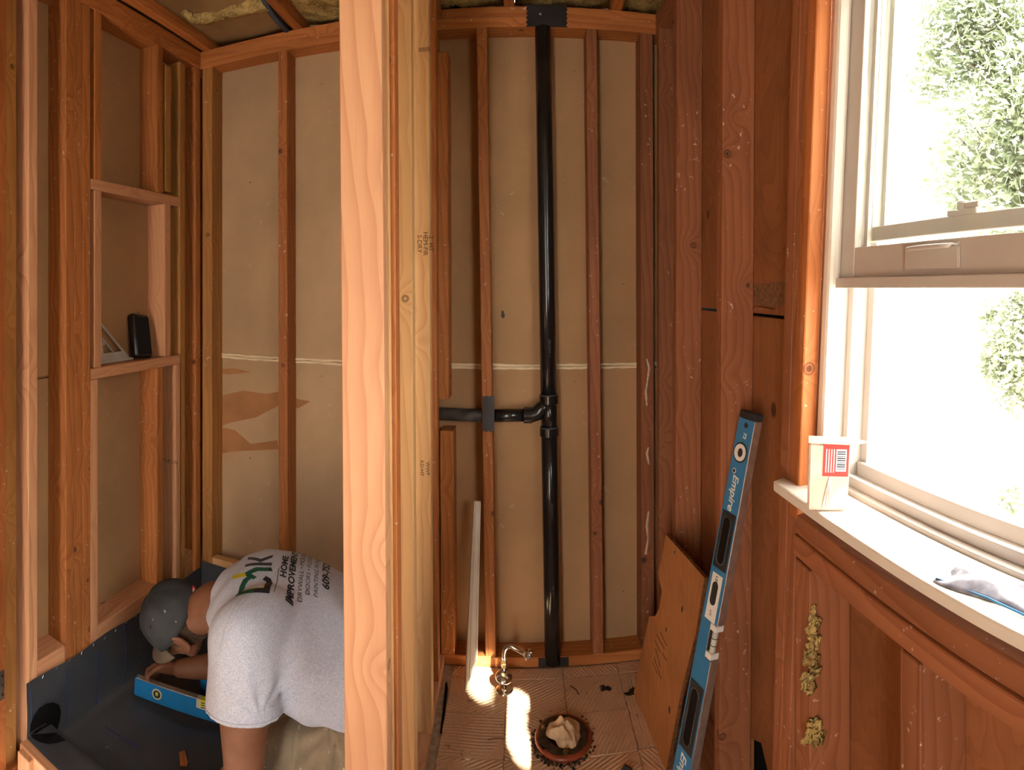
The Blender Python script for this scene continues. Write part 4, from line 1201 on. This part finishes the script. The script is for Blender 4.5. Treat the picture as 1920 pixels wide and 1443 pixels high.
def blob(bm, c, ax, sx, sy, sz, seg=24):
    m = ax.to_4x4() if ax is not None else Matrix.Identity(4)
    m.translation = Vector(c)
    r = bmesh.ops.create_uvsphere(bm, u_segments=seg, v_segments=seg // 2, radius=1)
    for v in r['verts']: v.co = m @ Vector((v.co.x * sx, v.co.y * sy, v.co.z * sz))
def fuse(name, bm, voxel, smooth_it, mat, parent=None):
    """weld overlapping volumes into one continuous skin"""
    me = bpy.data.meshes.new(name); bmesh.ops.recalc_face_normals(bm, faces=bm.faces); bm.to_mesh(me); bm.free()
    tmp = bpy.data.objects.new('tmp', me); COL.objects.link(tmp)
    md = tmp.modifiers.new('r', 'REMESH'); md.mode = 'VOXEL'; md.voxel_size = voxel
    ms = tmp.modifiers.new('s', 'SMOOTH'); ms.factor = .5; ms.iterations = smooth_it
    dg = bpy.context.evaluated_depsgraph_get()
    out = bpy.data.meshes.new_from_object(tmp.evaluated_get(dg))
    bpy.data.objects.remove(tmp)
    out.name = name; out.materials.clear()
    return mesh_obj(name, out, mat, parent, smooth=True)

t = NT('skin'); co = t.obj()
c = t.mix(t.step(t.noise(co, 18, 4), .3, .7), (.155, .060, .030), (.21, .088, .047))
t.bump(t.noise(co, 350, 3), .15, .0008); t.b.inputs['Subsurface Weight'].default_value = .08
t.b.inputs['Subsurface Radius'].default_value = (.02, .008, .004)
M['skin'] = t.base(c, .55, .4)
t = NT('heather_grey_jersey'); co = t.obj()
h = t.noise(t.vmath('MULTIPLY', co, (1, 1, 1)), 420, 2, .7); g = t.noise(co, 90, 3, .7); d_ = t.noise(co, 5, 4, .6)
c = t.mix(t.step(h, .3, .72), (.34, .365, .46), (.57, .60, .73)); c = t.mix(t.math('MULTIPLY', t.step(g, .45, .75), .25), c, (.29, .285, .32))
c = t.mix(t.math('MULTIPLY', t.step(d_, .45, .75), .22), c, (.40, .36, .34))
fold = t.noise(t.vmath('MULTIPLY', co, (10, 3, 3)), 1.0, 3, .5, 1.2)
t.bump(t.math('ADD', t.math('MULTIPLY', fold, 1.0), t.math('MULTIPLY', h, .012)), .5, .02)
M['jersey'] = t.base(c, .9, .1); t.b.inputs['Sheen Weight'].default_value = .15
t = NT('work_trousers'); co = t.obj()
a = t.noise(co, 12, 4, .6); sp2 = t.noise(co, 70, 3, .5)
c = t.mix(t.step(a, .3, .7), (.20, .155, .105), (.27, .215, .15)); c = t.mix(t.math('MULTIPLY', t.step(sp2, .66, .72), .7), c, (.62, .58, .50))
t.bump(t.math('ADD', t.noise(t.vmath('MULTIPLY', co, (14, 5, 3)), 1, 3, .5, 1.5), t.math('MULTIPLY', sp2, .05)), .6, .02)
M['trousers'] = t.base(c, .9, .1)
t = NT('faded_cap_cotton'); co = t.obj()
a = t.noise(co, 9, 4, .6); sp2 = t.noise(co, 55, 3, .5)
c = t.mix(t.step(a, .3, .72), (.028, .030, .033), (.046, .049, .054)); c = t.mix(t.math('MULTIPLY', t.math('MULTIPLY', t.step(sp2, .68, .74), t.step(a, .5, .62)), .8), c, (.55, .55, .54))
t.bump(t.math('ADD', t.math('MULTIPLY', t.noise(t.vmath('MULTIPLY', co, (20, 20, 9)), 1, 3, .5, 1), 1.0), t.math('MULTIPLY', t.noise(co, 900, 2), .03)), .35, .008)
M['cap'] = t.base(c, .85, .15)
M['hair'] = flat('cropped_hair', (.055, .034, .022), .8, .2, var=.5, scale=160, bump=.9, bscale=420)
M['capbrim'] = flat('cap_brim_cloth', (.10, .075, .055), .85, .15, var=.2, bump=.3, bscale=300)
M['boot'] = flat('brown_boots', (.10, .06, .035), .6, .3)

# --- pose: joints
aN = Vector((-.18, .97, .10)).normalized()            # across the back, left shoulder (near) -> right shoulder (far)
SHL, ELL, WRL = Vector((-.690, 1.265, .490)), Vector((-.655, 1.192, .205)), Vector((-.79, 1.205, -.020))
SHR, ELR, WRR = Vector((-.880, 1.62, .40)), Vector((-.925, 1.700, .100)), Vector((-1.150, 1.622, .040))
NECK = Vector((-.885, 1.435, .435)); HEAD = at_r(332, 1160, 1.76)
# head frame: crown, face, left
hu = Vector((-.66, -.50, .56)).normalized(); hf = Vector((-.60, .08, -.80)); hf = (hf - hu * hf.dot(hu)).normalized(); hl_ = hu.cross(hf).normalized()
HM = Matrix((hf, hl_, hu)).transposed()               # local x = face, y = left, z = crown
def hp_(x, y, z): return HEAD + HM @ Vector((x, y, z))

bm = bmesh.new()
blob(bm, hp_(-.008, 0, .022), HM, .098, .078, .088)                  # skull
blob(bm, hp_(.030, 0, -.038), HM, .062, .062, .075)                  # face
blob(bm, hp_(.052, 0, -.092), HM, .034, .040, .030)                  # chin and jaw
blob(bm, hp_(.090, 0, -.030), HM, .020, .012, .022)                  # nose
blob(bm, hp_(.096, 0, -.042), HM, .012, .015, .010)
blob(bm, hp_(.078, 0, .004), HM, .018, .050, .012)                   # brow
blob(bm, hp_(.084, 0, -.072), HM, .010, .022, .008)                  # lips
for s in (-1, 1):
    blob(bm, hp_(.068, s * .030, -.014), HM, .012, .012, .009)       # eyelids
    blob(bm, hp_(.060, s * .045, -.038), HM, .018, .018, .018)       # cheeks
    # ear: a rim around a hollow bowl, and a lobe
    pts = [hp_(-.006 + .026 * math.cos(a) - .006, s * (.079 + .010 * abs(math.sin(a / 2 + .5))), -.020 + .034 * math.sin(a)) for a in [(-2.2 + 4.6 * k / 11) for k in range(12)]]
    pts = [hp_(-.026 - .022 * math.cos(a), s * (.080 + .010), -.018 + .033 * math.sin(a)) for a in [(-1.9 + 4.4 * k / 11) for k in range(12)]]
    add_tube(bm, pts, [.0062] * 10 + [.006, .006], 8)
    blob(bm, hp_(-.024, s * .080, -.018), HM, .018, .007, .028)
    pts = [hp_(-.028 - .011 * math.cos(a), s * .089, -.018 + .018 * math.sin(a)) for a in [(-1.6 + 3.6 * k / 7) for k in range(8)]]
    add_tube(bm, pts, [.0042] * 8, 8)
    blob(bm, hp_(-.018, s * .085, -.050), HM, .010, .008, .011)
limb(bm, [hp_(-.030, 0, -.030), HEAD.lerp(NECK, .6), NECK, NECK + Vector((.10, .02, -.03))], [.062, .060, .070, .085])
ell_loft(bm, [(NECK + Vector((.02, 0, -.02)), aN, (0, 0, 1), .07, .07, 2), (Vector((-.80, 1.44, .40)), aN, (0, 0, 1), .17, .10, 2.3), (Vector((-.65, 1.47, .39)), aN, (0, 0, 1), .17, .12, 2.3), (Vector((-.50, 1.49, .33)), aN, (0, 0, 1), .15, .12, 2.3), (Vector((-.45, 1.50, .26)), aN, (0, 0, 1), .13, .11, 2.2)])
def arm(S, E, W, r):
    limb(bm, [S, S.lerp(E, .55), E], [r * 1.25, r * 1.12, r * .88])
    limb(bm, [E, E.lerp(W, .3), E.lerp(W, .75), W], [r * .88, r * .92, r * .70, r * .56])
arm(SHL, ELL, WRL, .056); arm(SHR, ELR, WRR, .052)
def hand(W, fdir, pn_, thumb_side, curl):
    """palm, four fingers of unequal length and a thumb; fdir along the fingers, pn_ out of the palm"""
    f = Vector(fdir).normalized(); p = Vector(pn_); p = (p - f * p.dot(f)).normalized(); s = f.cross(p) * thumb_side
    ax = Matrix((f, s, p)).transposed()
    blob(bm, W + f * .048, ax, .050, .042, .019)
    for k, (off, ln, r) in enumerate(((.030, .072, .0090), (.010, .080, .0095), (-.011, .074, .0090), (-.030, .058, .0080))):
        q = W + f * .085 + s * off; d = f.copy(); pts = [q - f * .015]; cur = q.copy(); pts.append(cur.copy())
        for j, seg in enumerate((.45, .32, .23)):
            ang = curl * (j + .6) / 1.6
            d2 = (f * math.cos(ang) + p * math.sin(ang)); cur = cur + d2 * ln * seg; pts.append(cur.copy())
        limb(bm, pts, [r * 1.05, r, r * .95, r * .9, r * .78], 10)
    q = W + f * .022 + s * .034
    limb(bm, [q, q + f * .028 + s * .018 + p * .010, q + f * .056 + s * .016 + p * .022, q + f * .076 + s * .004 + p * .030], [.013, .0115, .0105, .009], 10)
hand(WRR, (-.88, -.22, -.20), (.10, -.70, -.70), 1, 1.5)
hand(WRL, (-.80, .05, -.35), (0, 0, -1), 1, .35)
# legs folded under him (inside the trousers), feet
KNL, KNR = Vector((-.760, 1.350, -.010)), Vector((-.775, 1.640, -.010))
HPL, HPR = Vector((-.485, 1.400, .215)), Vector((-.480, 1.590, .215))
ANL, ANR = Vector((-.450, 1.385, -.030)), Vector((-.450, 1.600, -.030))
for H__, K__, A__ in ((HPL, KNL, ANL), (HPR, KNR, ANR)):
    limb(bm, [H__, H__.lerp(K__, .5), K__], [.075, .066, .050]); limb(bm, [K__, K__.lerp(A__, .4), A__], [.048, .045, .034])
person = fuse('person', bm, .0055, 3, M['skin'])
tag(person, 'worker in grey printed t-shirt and dark cap kneeling in the shower', 'person')

# --- t-shirt
bm = bmesh.new()
U0 = (0, -.05, 1)
def stn_(c, w, h, p=2.3, up=U0, a=aN): return (Vector(c), a, up, w, h, p)
ell_loft(bm, [stn_((-.880, 1.432, .445), .078, .072, 2), stn_((-.860, 1.435, .450), .110, .086, 2.1), stn_((-.820, 1.440, .455), .175, .108), stn_((-.76, 1.447, .455), .212, .130), stn_((-.67, 1.460, .446), .222, .140),
              stn_((-.58, 1.475, .410), .224, .154), stn_((-.50, 1.487, .393), .214, .137), stn_((-.44, 1.495, .375), .205, .118), stn_((-.405, 1.50, .355), .196, .108)], 40)
HEM = SHL.lerp(ELL, .54)
ax_ = (ELL - SHL).normalized()
limb(bm, [SHL + Vector((.02, .07, .005)), SHL, SHL.lerp(HEM, .5)], [.100, .098, .094], 24)
P_ = [SHL.lerp(HEM, k / 8) for k in range(9)]
add_tube(bm, P_, [.098, .098, .097, .096, .096, .096, .097, .099, .100], 28)
HER = SHR.lerp(ELR, .7)
limb(bm, [SHR + Vector((.05, -.06, .0)), SHR, SHR.lerp(HER, .5)], [.09, .090, .088], 20)
add_tube(bm, [SHR.lerp(HER, k / 6) for k in range(7)], [.09] * 7, 20)
shirt = fuse('t_shirt', bm, .008, 6, M['jersey'], person)
# drapes: creases fan out from the armpit and run around the collar
nrm = [v.normal.copy() for v in shirt.data.vertices]
arm_pit = Vector((-.60, 1.245, .385)); col_c = Vector((-.90, 1.40, .47))
for v, nn in zip(shirt.data.vertices, nrm):
    q = v.co
    d = (q - arm_pit); r = d.length; an = math.atan2(d.z, d.x)
    f = math.exp(-(r / .13) ** 2) * .0055 * math.sin(9 * an + 20 * r)
    d2 = (q - col_c); r2 = d2.length
    f += math.exp(-((r2 - .09) / .06) ** 2) * .0045 * math.sin(60 * r2 + 3 * math.atan2(d2.z, d2.y))
    f += .0035 * math.sin(38 * q.z + 22 * q.x + 3 * math.sin(14 * q.x)) * max(0, min(1, (.40 - q.z) / .12)) * (1 if q.x > -.66 else .45)
    f += .0018 * math.sin(46 * (q.z - .3 * q.x) + 9 * q.y) * max(0, 1 - (q - SHL).length / .22)
    hemd = abs((q - HEM).dot(ax_))
    v.co = q + nn * f * (min(1, hemd / .05) if (q - HEM).length < .15 else 1)
# sleeve hem and seam
bm = bmesh.new()
e1 = ax_.orthogonal().normalized(); e2 = ax_.cross(e1)
bvt = BVHTree.FromObject(shirt, bpy.context.evaluated_depsgraph_get())
def ring_on(c, ax, off, lift=.0012):
    e1 = ax.orthogonal().normalized(); e2 = ax.cross(e1); out = []
    for k in range(48):
        a = 2 * math.pi * k / 48; d = e1 * math.cos(a) + e2 * math.sin(a)
        hit, nn, i, dist = bvt.ray_cast(c + d * .35, -d)
        out.append((hit + d * lift) if hit is not None and (hit - c).length < .16 else c + d * .10)
    return out
r_ = ring_on(SHL.lerp(HEM, .93), ax_, 0); add_tube(bm, r_ + [r_[0], r_[1]], .0014, 6, False)
bm_obj('sleeve_hem', bm, M['jersey'], shirt, smooth=True)

# print on the back
back_n = Vector((.06, -.42, .90)).normalized()
vdir = Vector((-.90, -.36, -.0)); vdir = (vdir - back_n * vdir.dot(back_n)).normalized()      # letter tops: towards the head
udir = vdir.cross(back_n).normalized()
if udir.y < 0: udir = -udir
ORG = Vector((-.70, 1.40, .75))
def to_back(u, v, lift):
    o = ORG + udir * u + vdir * v + back_n * .2
    hit, nn, i, dist = bvt.ray_cast(o, -back_n)
    return (hit + nn * lift) if hit is not None else None
def print_mesh(name, me, u0, v0, mat, lift=.0016, sx=1.0, sy=1.0):
    bm = bmesh.new(); bm.from_mesh(me)
    bmesh.ops.triangulate(bm, faces=bm.faces)
    for _ in range(2):
        long_ = [e for e in bm.edges if e.calc_length() > .010]
        if long_: bmesh.ops.subdivide_edges(bm, edges=long_, cuts=1)
    bmesh.ops.triangulate(bm, faces=bm.faces)
    dead = []
    for v in bm.verts:
        p = to_back(u0 + v.co.x * sx, v0 + v.co.y * sy, lift)
        if p is None: dead.append(v)
        else: v.co = p
    if dead: bmesh.ops.delete(bm, geom=dead, context='VERTS')
    me2 = bpy.data.meshes.new(name); bm.to_mesh(me2); bm.free()
    return mesh_obj(name, me2, mat, shirt)
def poly_mesh(polys):
    bm = bmesh.new()
    for p in polys: bm.faces.new([bm.verts.new((x, y, 0)) for x, y in p])
    bmesh.ops.triangulate(bm, faces=bm.faces)
    me = bpy.data.meshes.new('p'); bm.to_mesh(me); bm.free(); return me
M['pgreen'] = flat('green_print', (.012, .085, .055), .7, .2, bump=0)
M['pyellow'] = flat('yellow_print', (.52, .42, .02), .7, .2, bump=0)
M['pgrey'] = flat('charcoal_print', (.045, .042, .055), .7, .2, bump=0)
s = .00142
def pm(name, polys, mat): print_mesh(name, poly_mesh([[(x * s, y * s) for x, y in p] for p in polys]), LU, LV, M[mat])
LU, LV = -.150, -.008            # lower left corner of the D
pm('logo_letter', [[(0, 30), (14, 30), (14, 54), (40, 54), (40, 66), (0, 66)], [(40, 54), (52, 50), (60, 42), (68, 50), (58, 61), (40, 66)]], 'pgreen')
pm('logo_letter', [[(0, 0), (42, 0), (42, 12), (14, 12), (14, 30), (0, 30)], [(42, 0), (58, 5), (66, 16), (56, 22), (50, 14), (42, 12)]], 'ink')
pm('logo_letter', [[(14, 12), (16, 12), (16, 52), (14, 54)], [(16, 12), (42, 12), (42, 14), (16, 14)]], 'pyellow')
pm('logo_letter', [[(66, 56), (78, 60), (78, 86), (66, 88)]], 'pyellow')
pm('logo_letter', [[(56, 40), (66, 56), (78, 60), (92, 40), (92, 14), (80, 12), (80, 34), (72, 46), (62, 34)]], 'pgreen')
pm('logo_letter', [[(80, 12), (92, 14), (92, 8), (80, 4)]], 'ink')
pm('logo_letter', [[(98, 8), (108, 8), (108, 64), (98, 64)], [(108, 34), (128, 10), (140, 10), (116, 40)], [(112, 38), (120, 32), (140, 64), (128, 64)]], 'pgrey')
for body, size, u0, v0, sh_, bo in (('HOME', .028, -.010, -.034, .2, .0010), ('IMPROVEMENT LLC', .028, -.002, -.058, .2, .0011), ('DRYWALL \u2022 MOLDINGS', .020, -.002, -.083, .15, .0), ('DOORS \u2022 FLOORS', .020, -.008, -.103, .15, .0),
                                    ('PAINTING INTERIOR', .019, .000, -.125, .15, .0), ('609-752', .031, -.010, -.152, .2, .0010)):
    me = text_mesh(body, size, sh_, bo); print_mesh('lettering', me, u0, v0, M['ink'], sx=1.30, sy=.86)
me = poly_mesh([[(0, 0), (.12, 0), (.12, .002), (0, .002)]]); print_mesh('logo_rule', me, -.14, -.020, M['pgrey'])

# --- trousers
bm = bmesh.new()
ell_loft(bm, [stn_((-.560, 1.480, .300), .150, .120, 2.2), stn_((-.50, 1.49, .270), .185, .150, 2.2), stn_((-.445, 1.495, .235), .190, .160, 2.3), stn_((-.405, 1.50, .215), .170, .140, 2.2)], 30)
for H__, K__, A__ in ((HPL, KNL, ANL), (HPR, KNR, ANR)):
    limb(bm, [H__, H__.lerp(K__, .5), K__], [.112, .098, .074]); limb(bm, [K__, K__.lerp(A__, .45), A__], [.070, .068, .055])
tr_ = fuse('trousers', bm, .009, 5, M['trousers'], person)
nrm = [v.normal.copy() for v in tr_.data.vertices]
kk = Vector((-.47, 1.30, .30))
for v, nn in zip(tr_.data.vertices, nrm):
    d = v.co - kk; an = math.atan2(d.z, d.x)
    v.co = v.co + nn * (.006 * math.sin(12 * an + 16 * d.length) * math.exp(-(d.length / .22) ** 2))
    v.co.z = max(v.co.z, -.085)
for A__ in (ANL, ANR):
    bm = bmesh.new(); limb(bm, [A__ + Vector((-.01, 0, 0)), A__ + Vector((.03, 0, -.005))], [.044, .036]); bm_obj('boot', bm, M['boot'], person, smooth=True)

# --- cap: six panels, band, brim turned to the front
bm = bmesh.new(); rows = []
CH, CN = 14, 48
for i in range(CH + 1):
    ph = math.pi / 2 * i / CH; row = []
    for k in range(CN):
        a = 2 * math.pi * k / CN
        rx, ry, rz = .114, .094, .108
        crease = 1 - .012 * abs(math.cos(3 * a)) ** 14 * (1 if i > 1 else .3)
        sag = 1 + .020 * math.sin(5 * a + 3 * ph) * math.sin(2 * ph) + .012 * math.sin(9 * a + 1.3)* math.sin(2 * ph)
        ct = math.cos(ph) ** .72
        x = -.004 + rx * math.cos(a) * ct * crease * sag; y = ry * math.sin(a) * ct * crease * sag
        z = .004 + rz * math.sin(ph) ** .9 * sag - .006 * (1 - math.sin(ph)) * math.cos(a)
        row.append(bm.verts.new(hp_(x, y, z)))
    rows.append(row)
for r0, r1 in zip(rows, rows[1:]):
    for k in range(CN): bm.faces.new((r0[k], r0[(k + 1) % CN], r1[(k + 1) % CN], r1[k]))
bm.faces.new(rows[-1])
cap = bm_obj('cap', bm, M['cap'], person, smooth=True)
md = cap.modifiers.new('t', 'SOLIDIFY'); md.thickness = .003; md.offset = 1
bm = bmesh.new(); rows = []
for i in range(7):
    s_ = i / 6; row = []
    for k in range(25):
        a = -1.25 + 2.5 * k / 24
        r0 = (.112 * math.cos(a) - .004, .094 * math.sin(a))
        ext = .072 * math.cos(a / 1.25 * math.pi / 2) ** .6 if abs(a) < 1.249 else 0
        row.append(bm.verts.new(hp_(r0[0] + ext * s_, r0[1] * (1 + .05 * s_), .004 - .016 * s_ - .022 * (math.sin(a)) ** 2 * s_ - .004)))
    rows.append(row)
for r0, r1 in zip(rows, rows[1:]):
    for k in range(24): bm.faces.new((r0[k], r0[k + 1], r1[k + 1], r1[k]))
bo = bm_obj('brim', bm, M['capbrim'], cap, smooth=True); md = bo.modifiers.new('t', 'SOLIDIFY'); md.thickness = .003
bm = bmesh.new(); add_lathe(bm, [(.008, 0), (.007, .003), (.003, .0045)], 14); 
bm_obj('button', bm, M['cap'], cap, Matrix.Translation(hp_(-.004, 0, .113)) @ HM.to_4x4(), smooth=True)
for a in (.52, 1.57, 2.62, -.52, -1.57, -2.62):
    p = hp_(-.004 + .114 * math.cos(a) * .83, .094 * math.sin(a) * .83, .078); n_ = (p - hp_(0, 0, 0)).normalized()
    bm = bmesh.new(); add_lathe(bm, [(.0045, 0), (.004, .002), (.002, .0015)], 10, frame(p + n_ * .004, p + n_ * .02, (0, 0, 1) if abs(n_.z) < .9 else (1, 0, 0))); bm_obj('eyelet', bm, M['rubber'], cap)
M['tagred'] = flat('red_tag', (.45, .03, .05), .7, .2, bump=0)
p = hp_(-.116, -.022, .018); bm = bmesh.new(); add_box(bm, 0, 0, 0, .003, .030, .010); bm_obj('cap_tag', bm, M['tagred'], cap, Matrix.Translation(p) @ HM.to_4x4())
bm = bmesh.new(); add_box(bm, -.001, .002, .0, .003, .018, .005); bm_obj('cap_tag', bm, M['label'], cap, Matrix.Translation(p) @ HM.to_4x4())
# short hair on the nape and above the ears
bm = bmesh.new(); rows = []
for i in range(9):
    row = []
    for k in range(33):
        a = math.pi - 1.85 + 3.7 * k / 32; dz = .014 - .105 * i / 8 * (1 - .62 * (abs(k - 16) / 16) ** 2)
        rr2 = 1.055 - .13 * (i / 8) ** 2
        row.append(bm.verts.new(hp_(-.008 + .098 * rr2 * math.cos(a), .079 * rr2 * math.sin(a), dz)))
    rows.append(row)
for r0, r1 in zip(rows, rows[1:]):
    for k in range(32): bm.faces.new((r0[k], r0[k + 1], r1[k + 1], r1[k]))
a_, b_ = hp_(-.030, 0, -.030), HEAD.lerp(NECK, .6)
add_tube(bm, [a_.lerp(b_, k / 6 * .82) for k in range(7)], [.0640, .0640, .0638, .0636, .0632, .0625, .0600], 28, False)
hr = bm_obj('hair', bm, M['hair'], person, smooth=True)

# ================================================================== OUTDOORS
gd = slab('ground', .70, 30, -22, 26, -.62, -.60, flat('pale_ground', (.24, .22, .19), .9, .1, var=.1, scale=2), None)
tag(gd, 'sunlit pale ground outside the window', 'ground', kind='structure')
hs_ = empty('house', (5.6, 4, -.6)); tag(hs_, 'pale neighbouring house wall, blown out white behind the tree', 'house')
HW = flat('white_siding', (.50, .48, .44), .8, .2, var=.05)
for k in range(16): lumber('siding_board', (5.6 + .01 * (k % 2), -5, -.48 + .25 * k), (5.6 + .01 * (k % 2), 13, -.48 + .25 * k), .04, .245, HW, hs_)
lumber('roof_edge', (5.5, -5.2, 3.50), (5.5, 13.2, 3.50), .5, .12, HW, hs_)
def leaf_mat(name, a, b):
    t = NT(name); nz = t.noise(t.obj(), 3, 3)
    c = t.mix(t.step(nz, .3, .7), a, b)
    t.base(c, .5, .4)
    tl = t.n('ShaderNodeBsdfTranslucent'); t.put(tl.inputs[0], c)
    mx = t.n('ShaderNodeMixShader'); mx.inputs[0].default_value = .35
    t.t.links.new(t.b.outputs[0], mx.inputs[1]); t.t.links.new(tl.outputs[0], mx.inputs[2])
    t.t.links.new(mx.outputs[0], t.t.nodes['Material Output'].inputs['Surface'])
    return t.m
M['leaf'] = leaf_mat('leaves', (.26, .30, .20), (.38, .42, .30))
M['bark'] = flat('bark', (.17, .15, .12), .9, .1, var=.3, scale=30)
def leaves_mesh(name, pts, size, mat, parent):
    vs, fs = [], []
    for p in pts:
        a = Vector((random.gauss(0, 1), random.gauss(0, 1), random.gauss(0, 1))).normalized()
        b = a.orthogonal().normalized(); s = size * random.uniform(.7, 1.3)
        q = len(vs)
        vs += [p - a * s * .6, p + b * s * .32, p + a * s * .7, p - b * s * .32]
        fs.append((q, q + 1, q + 2, q + 3))
    me = bpy.data.meshes.new(name); me.from_pydata(vs, [], fs); me.update()
    o = mesh_obj(name, me, mat, parent); o['kind'] = 'stuff'
    return o
def tree(base, top, limbs, blobs, nleaf, size, label):
    e = empty('tree', base); tag(e, label, 'tree', 'trees outside the window')
    bm = bmesh.new(); base, top = Vector(base), Vector(top)
    h = (top - base).length
    add_tube(bm, [base, base.lerp(top, .4) + Vector((.06, .04, 0)), base.lerp(top, .7) + Vector((-.05, .03, 0)), top], [.045 * h / 3, .035 * h / 3, .022 * h / 3, .008], 10)
    bm_obj('trunk', bm, M['bark'], e, smooth=True)
    for a, b in limbs:
        bm = bmesh.new(); a = base.lerp(top, a); b = Vector(b)
        add_tube(bm, [a, a.lerp(b, .5) + Vector((0, .05, .06)), b], [.03, .018, .006], 8)
        bm_obj('branch', bm, M['bark'], e, smooth=True)
    pts = []
    tot = sum(r ** 2 for _, r in blobs)
    for c, r in blobs:
        c = Vector(c)
        for _ in range(int(nleaf * r ** 2 / tot)):
            d = Vector((random.gauss(0, 1), random.gauss(0, 1), random.gauss(0, 1))).normalized()
            pts.append(c + d * r * (random.random() ** .4))
    leaves_mesh('foliage', pts, size, M['leaf'], e)
    return e
def dirp(x, y, r): return at_r(x, y, r)
tree((3.6, 2.2, -.6), (3.9, 2.6, 4.2), [(.45, dirp(1790, 250, 4.6)), (.55, dirp(1880, 120, 4.6)), (.4, dirp(1900, 330, 4.3)), (.6, dirp(1760, 60, 4.6))],
     [(dirp(1850, 120, 4.8), .62), (dirp(1800, 60, 4.7), .45), (dirp(1880, 260, 4.6), .58), (dirp(1910, 370, 4.5), .45), (dirp(1800, 330, 4.9), .40),
      (dirp(1920, 40, 4.6), .6), (dirp(1960, 200, 4.4), .6), (dirp(2010, 330, 4.4), .6), (dirp(1740, 150, 5.0), .26), (dirp(1850, 0, 4.8), .6), (dirp(1760, 20, 5.0), .30)],
     13000, .075, 'leafy green tree seen through the upper pane of the window')
tree((4.0, 3.0, -.6), (4.1, 3.1, 1.2), [(.5, dirp(1900, 640, 4.9))],
     [(dirp(1890, 620, 5.0), .34), (dirp(1905, 720, 5.0), .30), (dirp(1860, 680, 5.0), .19), (dirp(1920, 560, 5.0), .25), (dirp(1960, 650, 5.0), .5), (dirp(1850, 580, 5.1), .12), (dirp(1895, 935, 4.8), .12)],
     4200, .06, 'pale shrubby tree low through the open half of the window')
# leafy sun blocker added out of view; its gaps shape two sun slips
GAPS = [[(-.070, 1.925), (-.012, 1.925), (.018, 1.895), (.022, 1.845), (-.006, 1.835), (-.008, 1.765), (.010, 1.735), (.028, 1.700), (.030, 1.640), (.012, 1.635), (-.070, 1.760)],
        [(-.180, 2.10), (-.125, 2.10), (-.118, 1.93), (-.128, 1.885), (-.150, 1.885), (-.180, 1.93)]]
def inside(p, poly):
    c = False; n = len(poly)
    for i in range(n):
        (xa, ya), (xb, yb) = poly[i], poly[(i + 1) % n]
        if (ya > p[1]) != (yb > p[1]) and p[0] < (xb - xa) * (p[1] - ya) / (yb - ya) + xa: c = not c
    return c
def near_gap(q, m):
    for g in GAPS:
        for dx, dy in ((0, 0), (m, 0), (-m, 0), (0, m), (0, -m)):
            if inside((q[0] + dx, q[1] + dy), g): return True
    return False
sun_screen = empty('tree', (2.2, -2.6, -.6)); tag(sun_screen, 'added leaf screen out of view, its gaps shaping the sun patches', 'tree', 'trees outside the window')
bm = bmesh.new(); add_tube(bm, [(2.5, -2.7, -.6), (2.45, -2.8, 1.5), (2.0, -2.5, 3.2), (1.7, -2.0, 4.4)], [.09, .08, .06, .02], 10)
bm_obj('trunk', bm, M['bark'], sun_screen, smooth=True)
vs, fs = [], []
def screen_leaf(p, s, a, b):
    q = len(vs)
    vs.extend([p - a * s * .6, p + b * s * .4, p + a * s * .6, p - b * s * .4]); fs.append((q, q + 1, q + 2, q + 3))
U = SUN_DIR.orthogonal().normalized(); V = SUN_DIR.cross(U)
for layer in range(4):
    y = .2
    for _ in range(3300):
        qx, qy = random.uniform(-.60, .20), random.uniform(.95, 3.5)
        if near_gap((qx, qy), .020): continue
        d = random.uniform(2.6, 3.3) / SUN_DIR.z
        p = Vector((qx, qy, 0)) + SUN_DIR * d
        an = random.uniform(0, 6.28)
        a = U * math.cos(an) + V * math.sin(an) + SUN_DIR * random.uniform(-.5, .5); a.normalize()
        b = SUN_DIR.cross(a).normalized()
        screen_leaf(p, random.uniform(.035, .05), a, b)
me = bpy.data.meshes.new('foliage'); me.from_pydata(vs, [], fs); me.update()
o = mesh_obj('foliage', me, M['leaf'], sun_screen); o['kind'] = 'stuff'
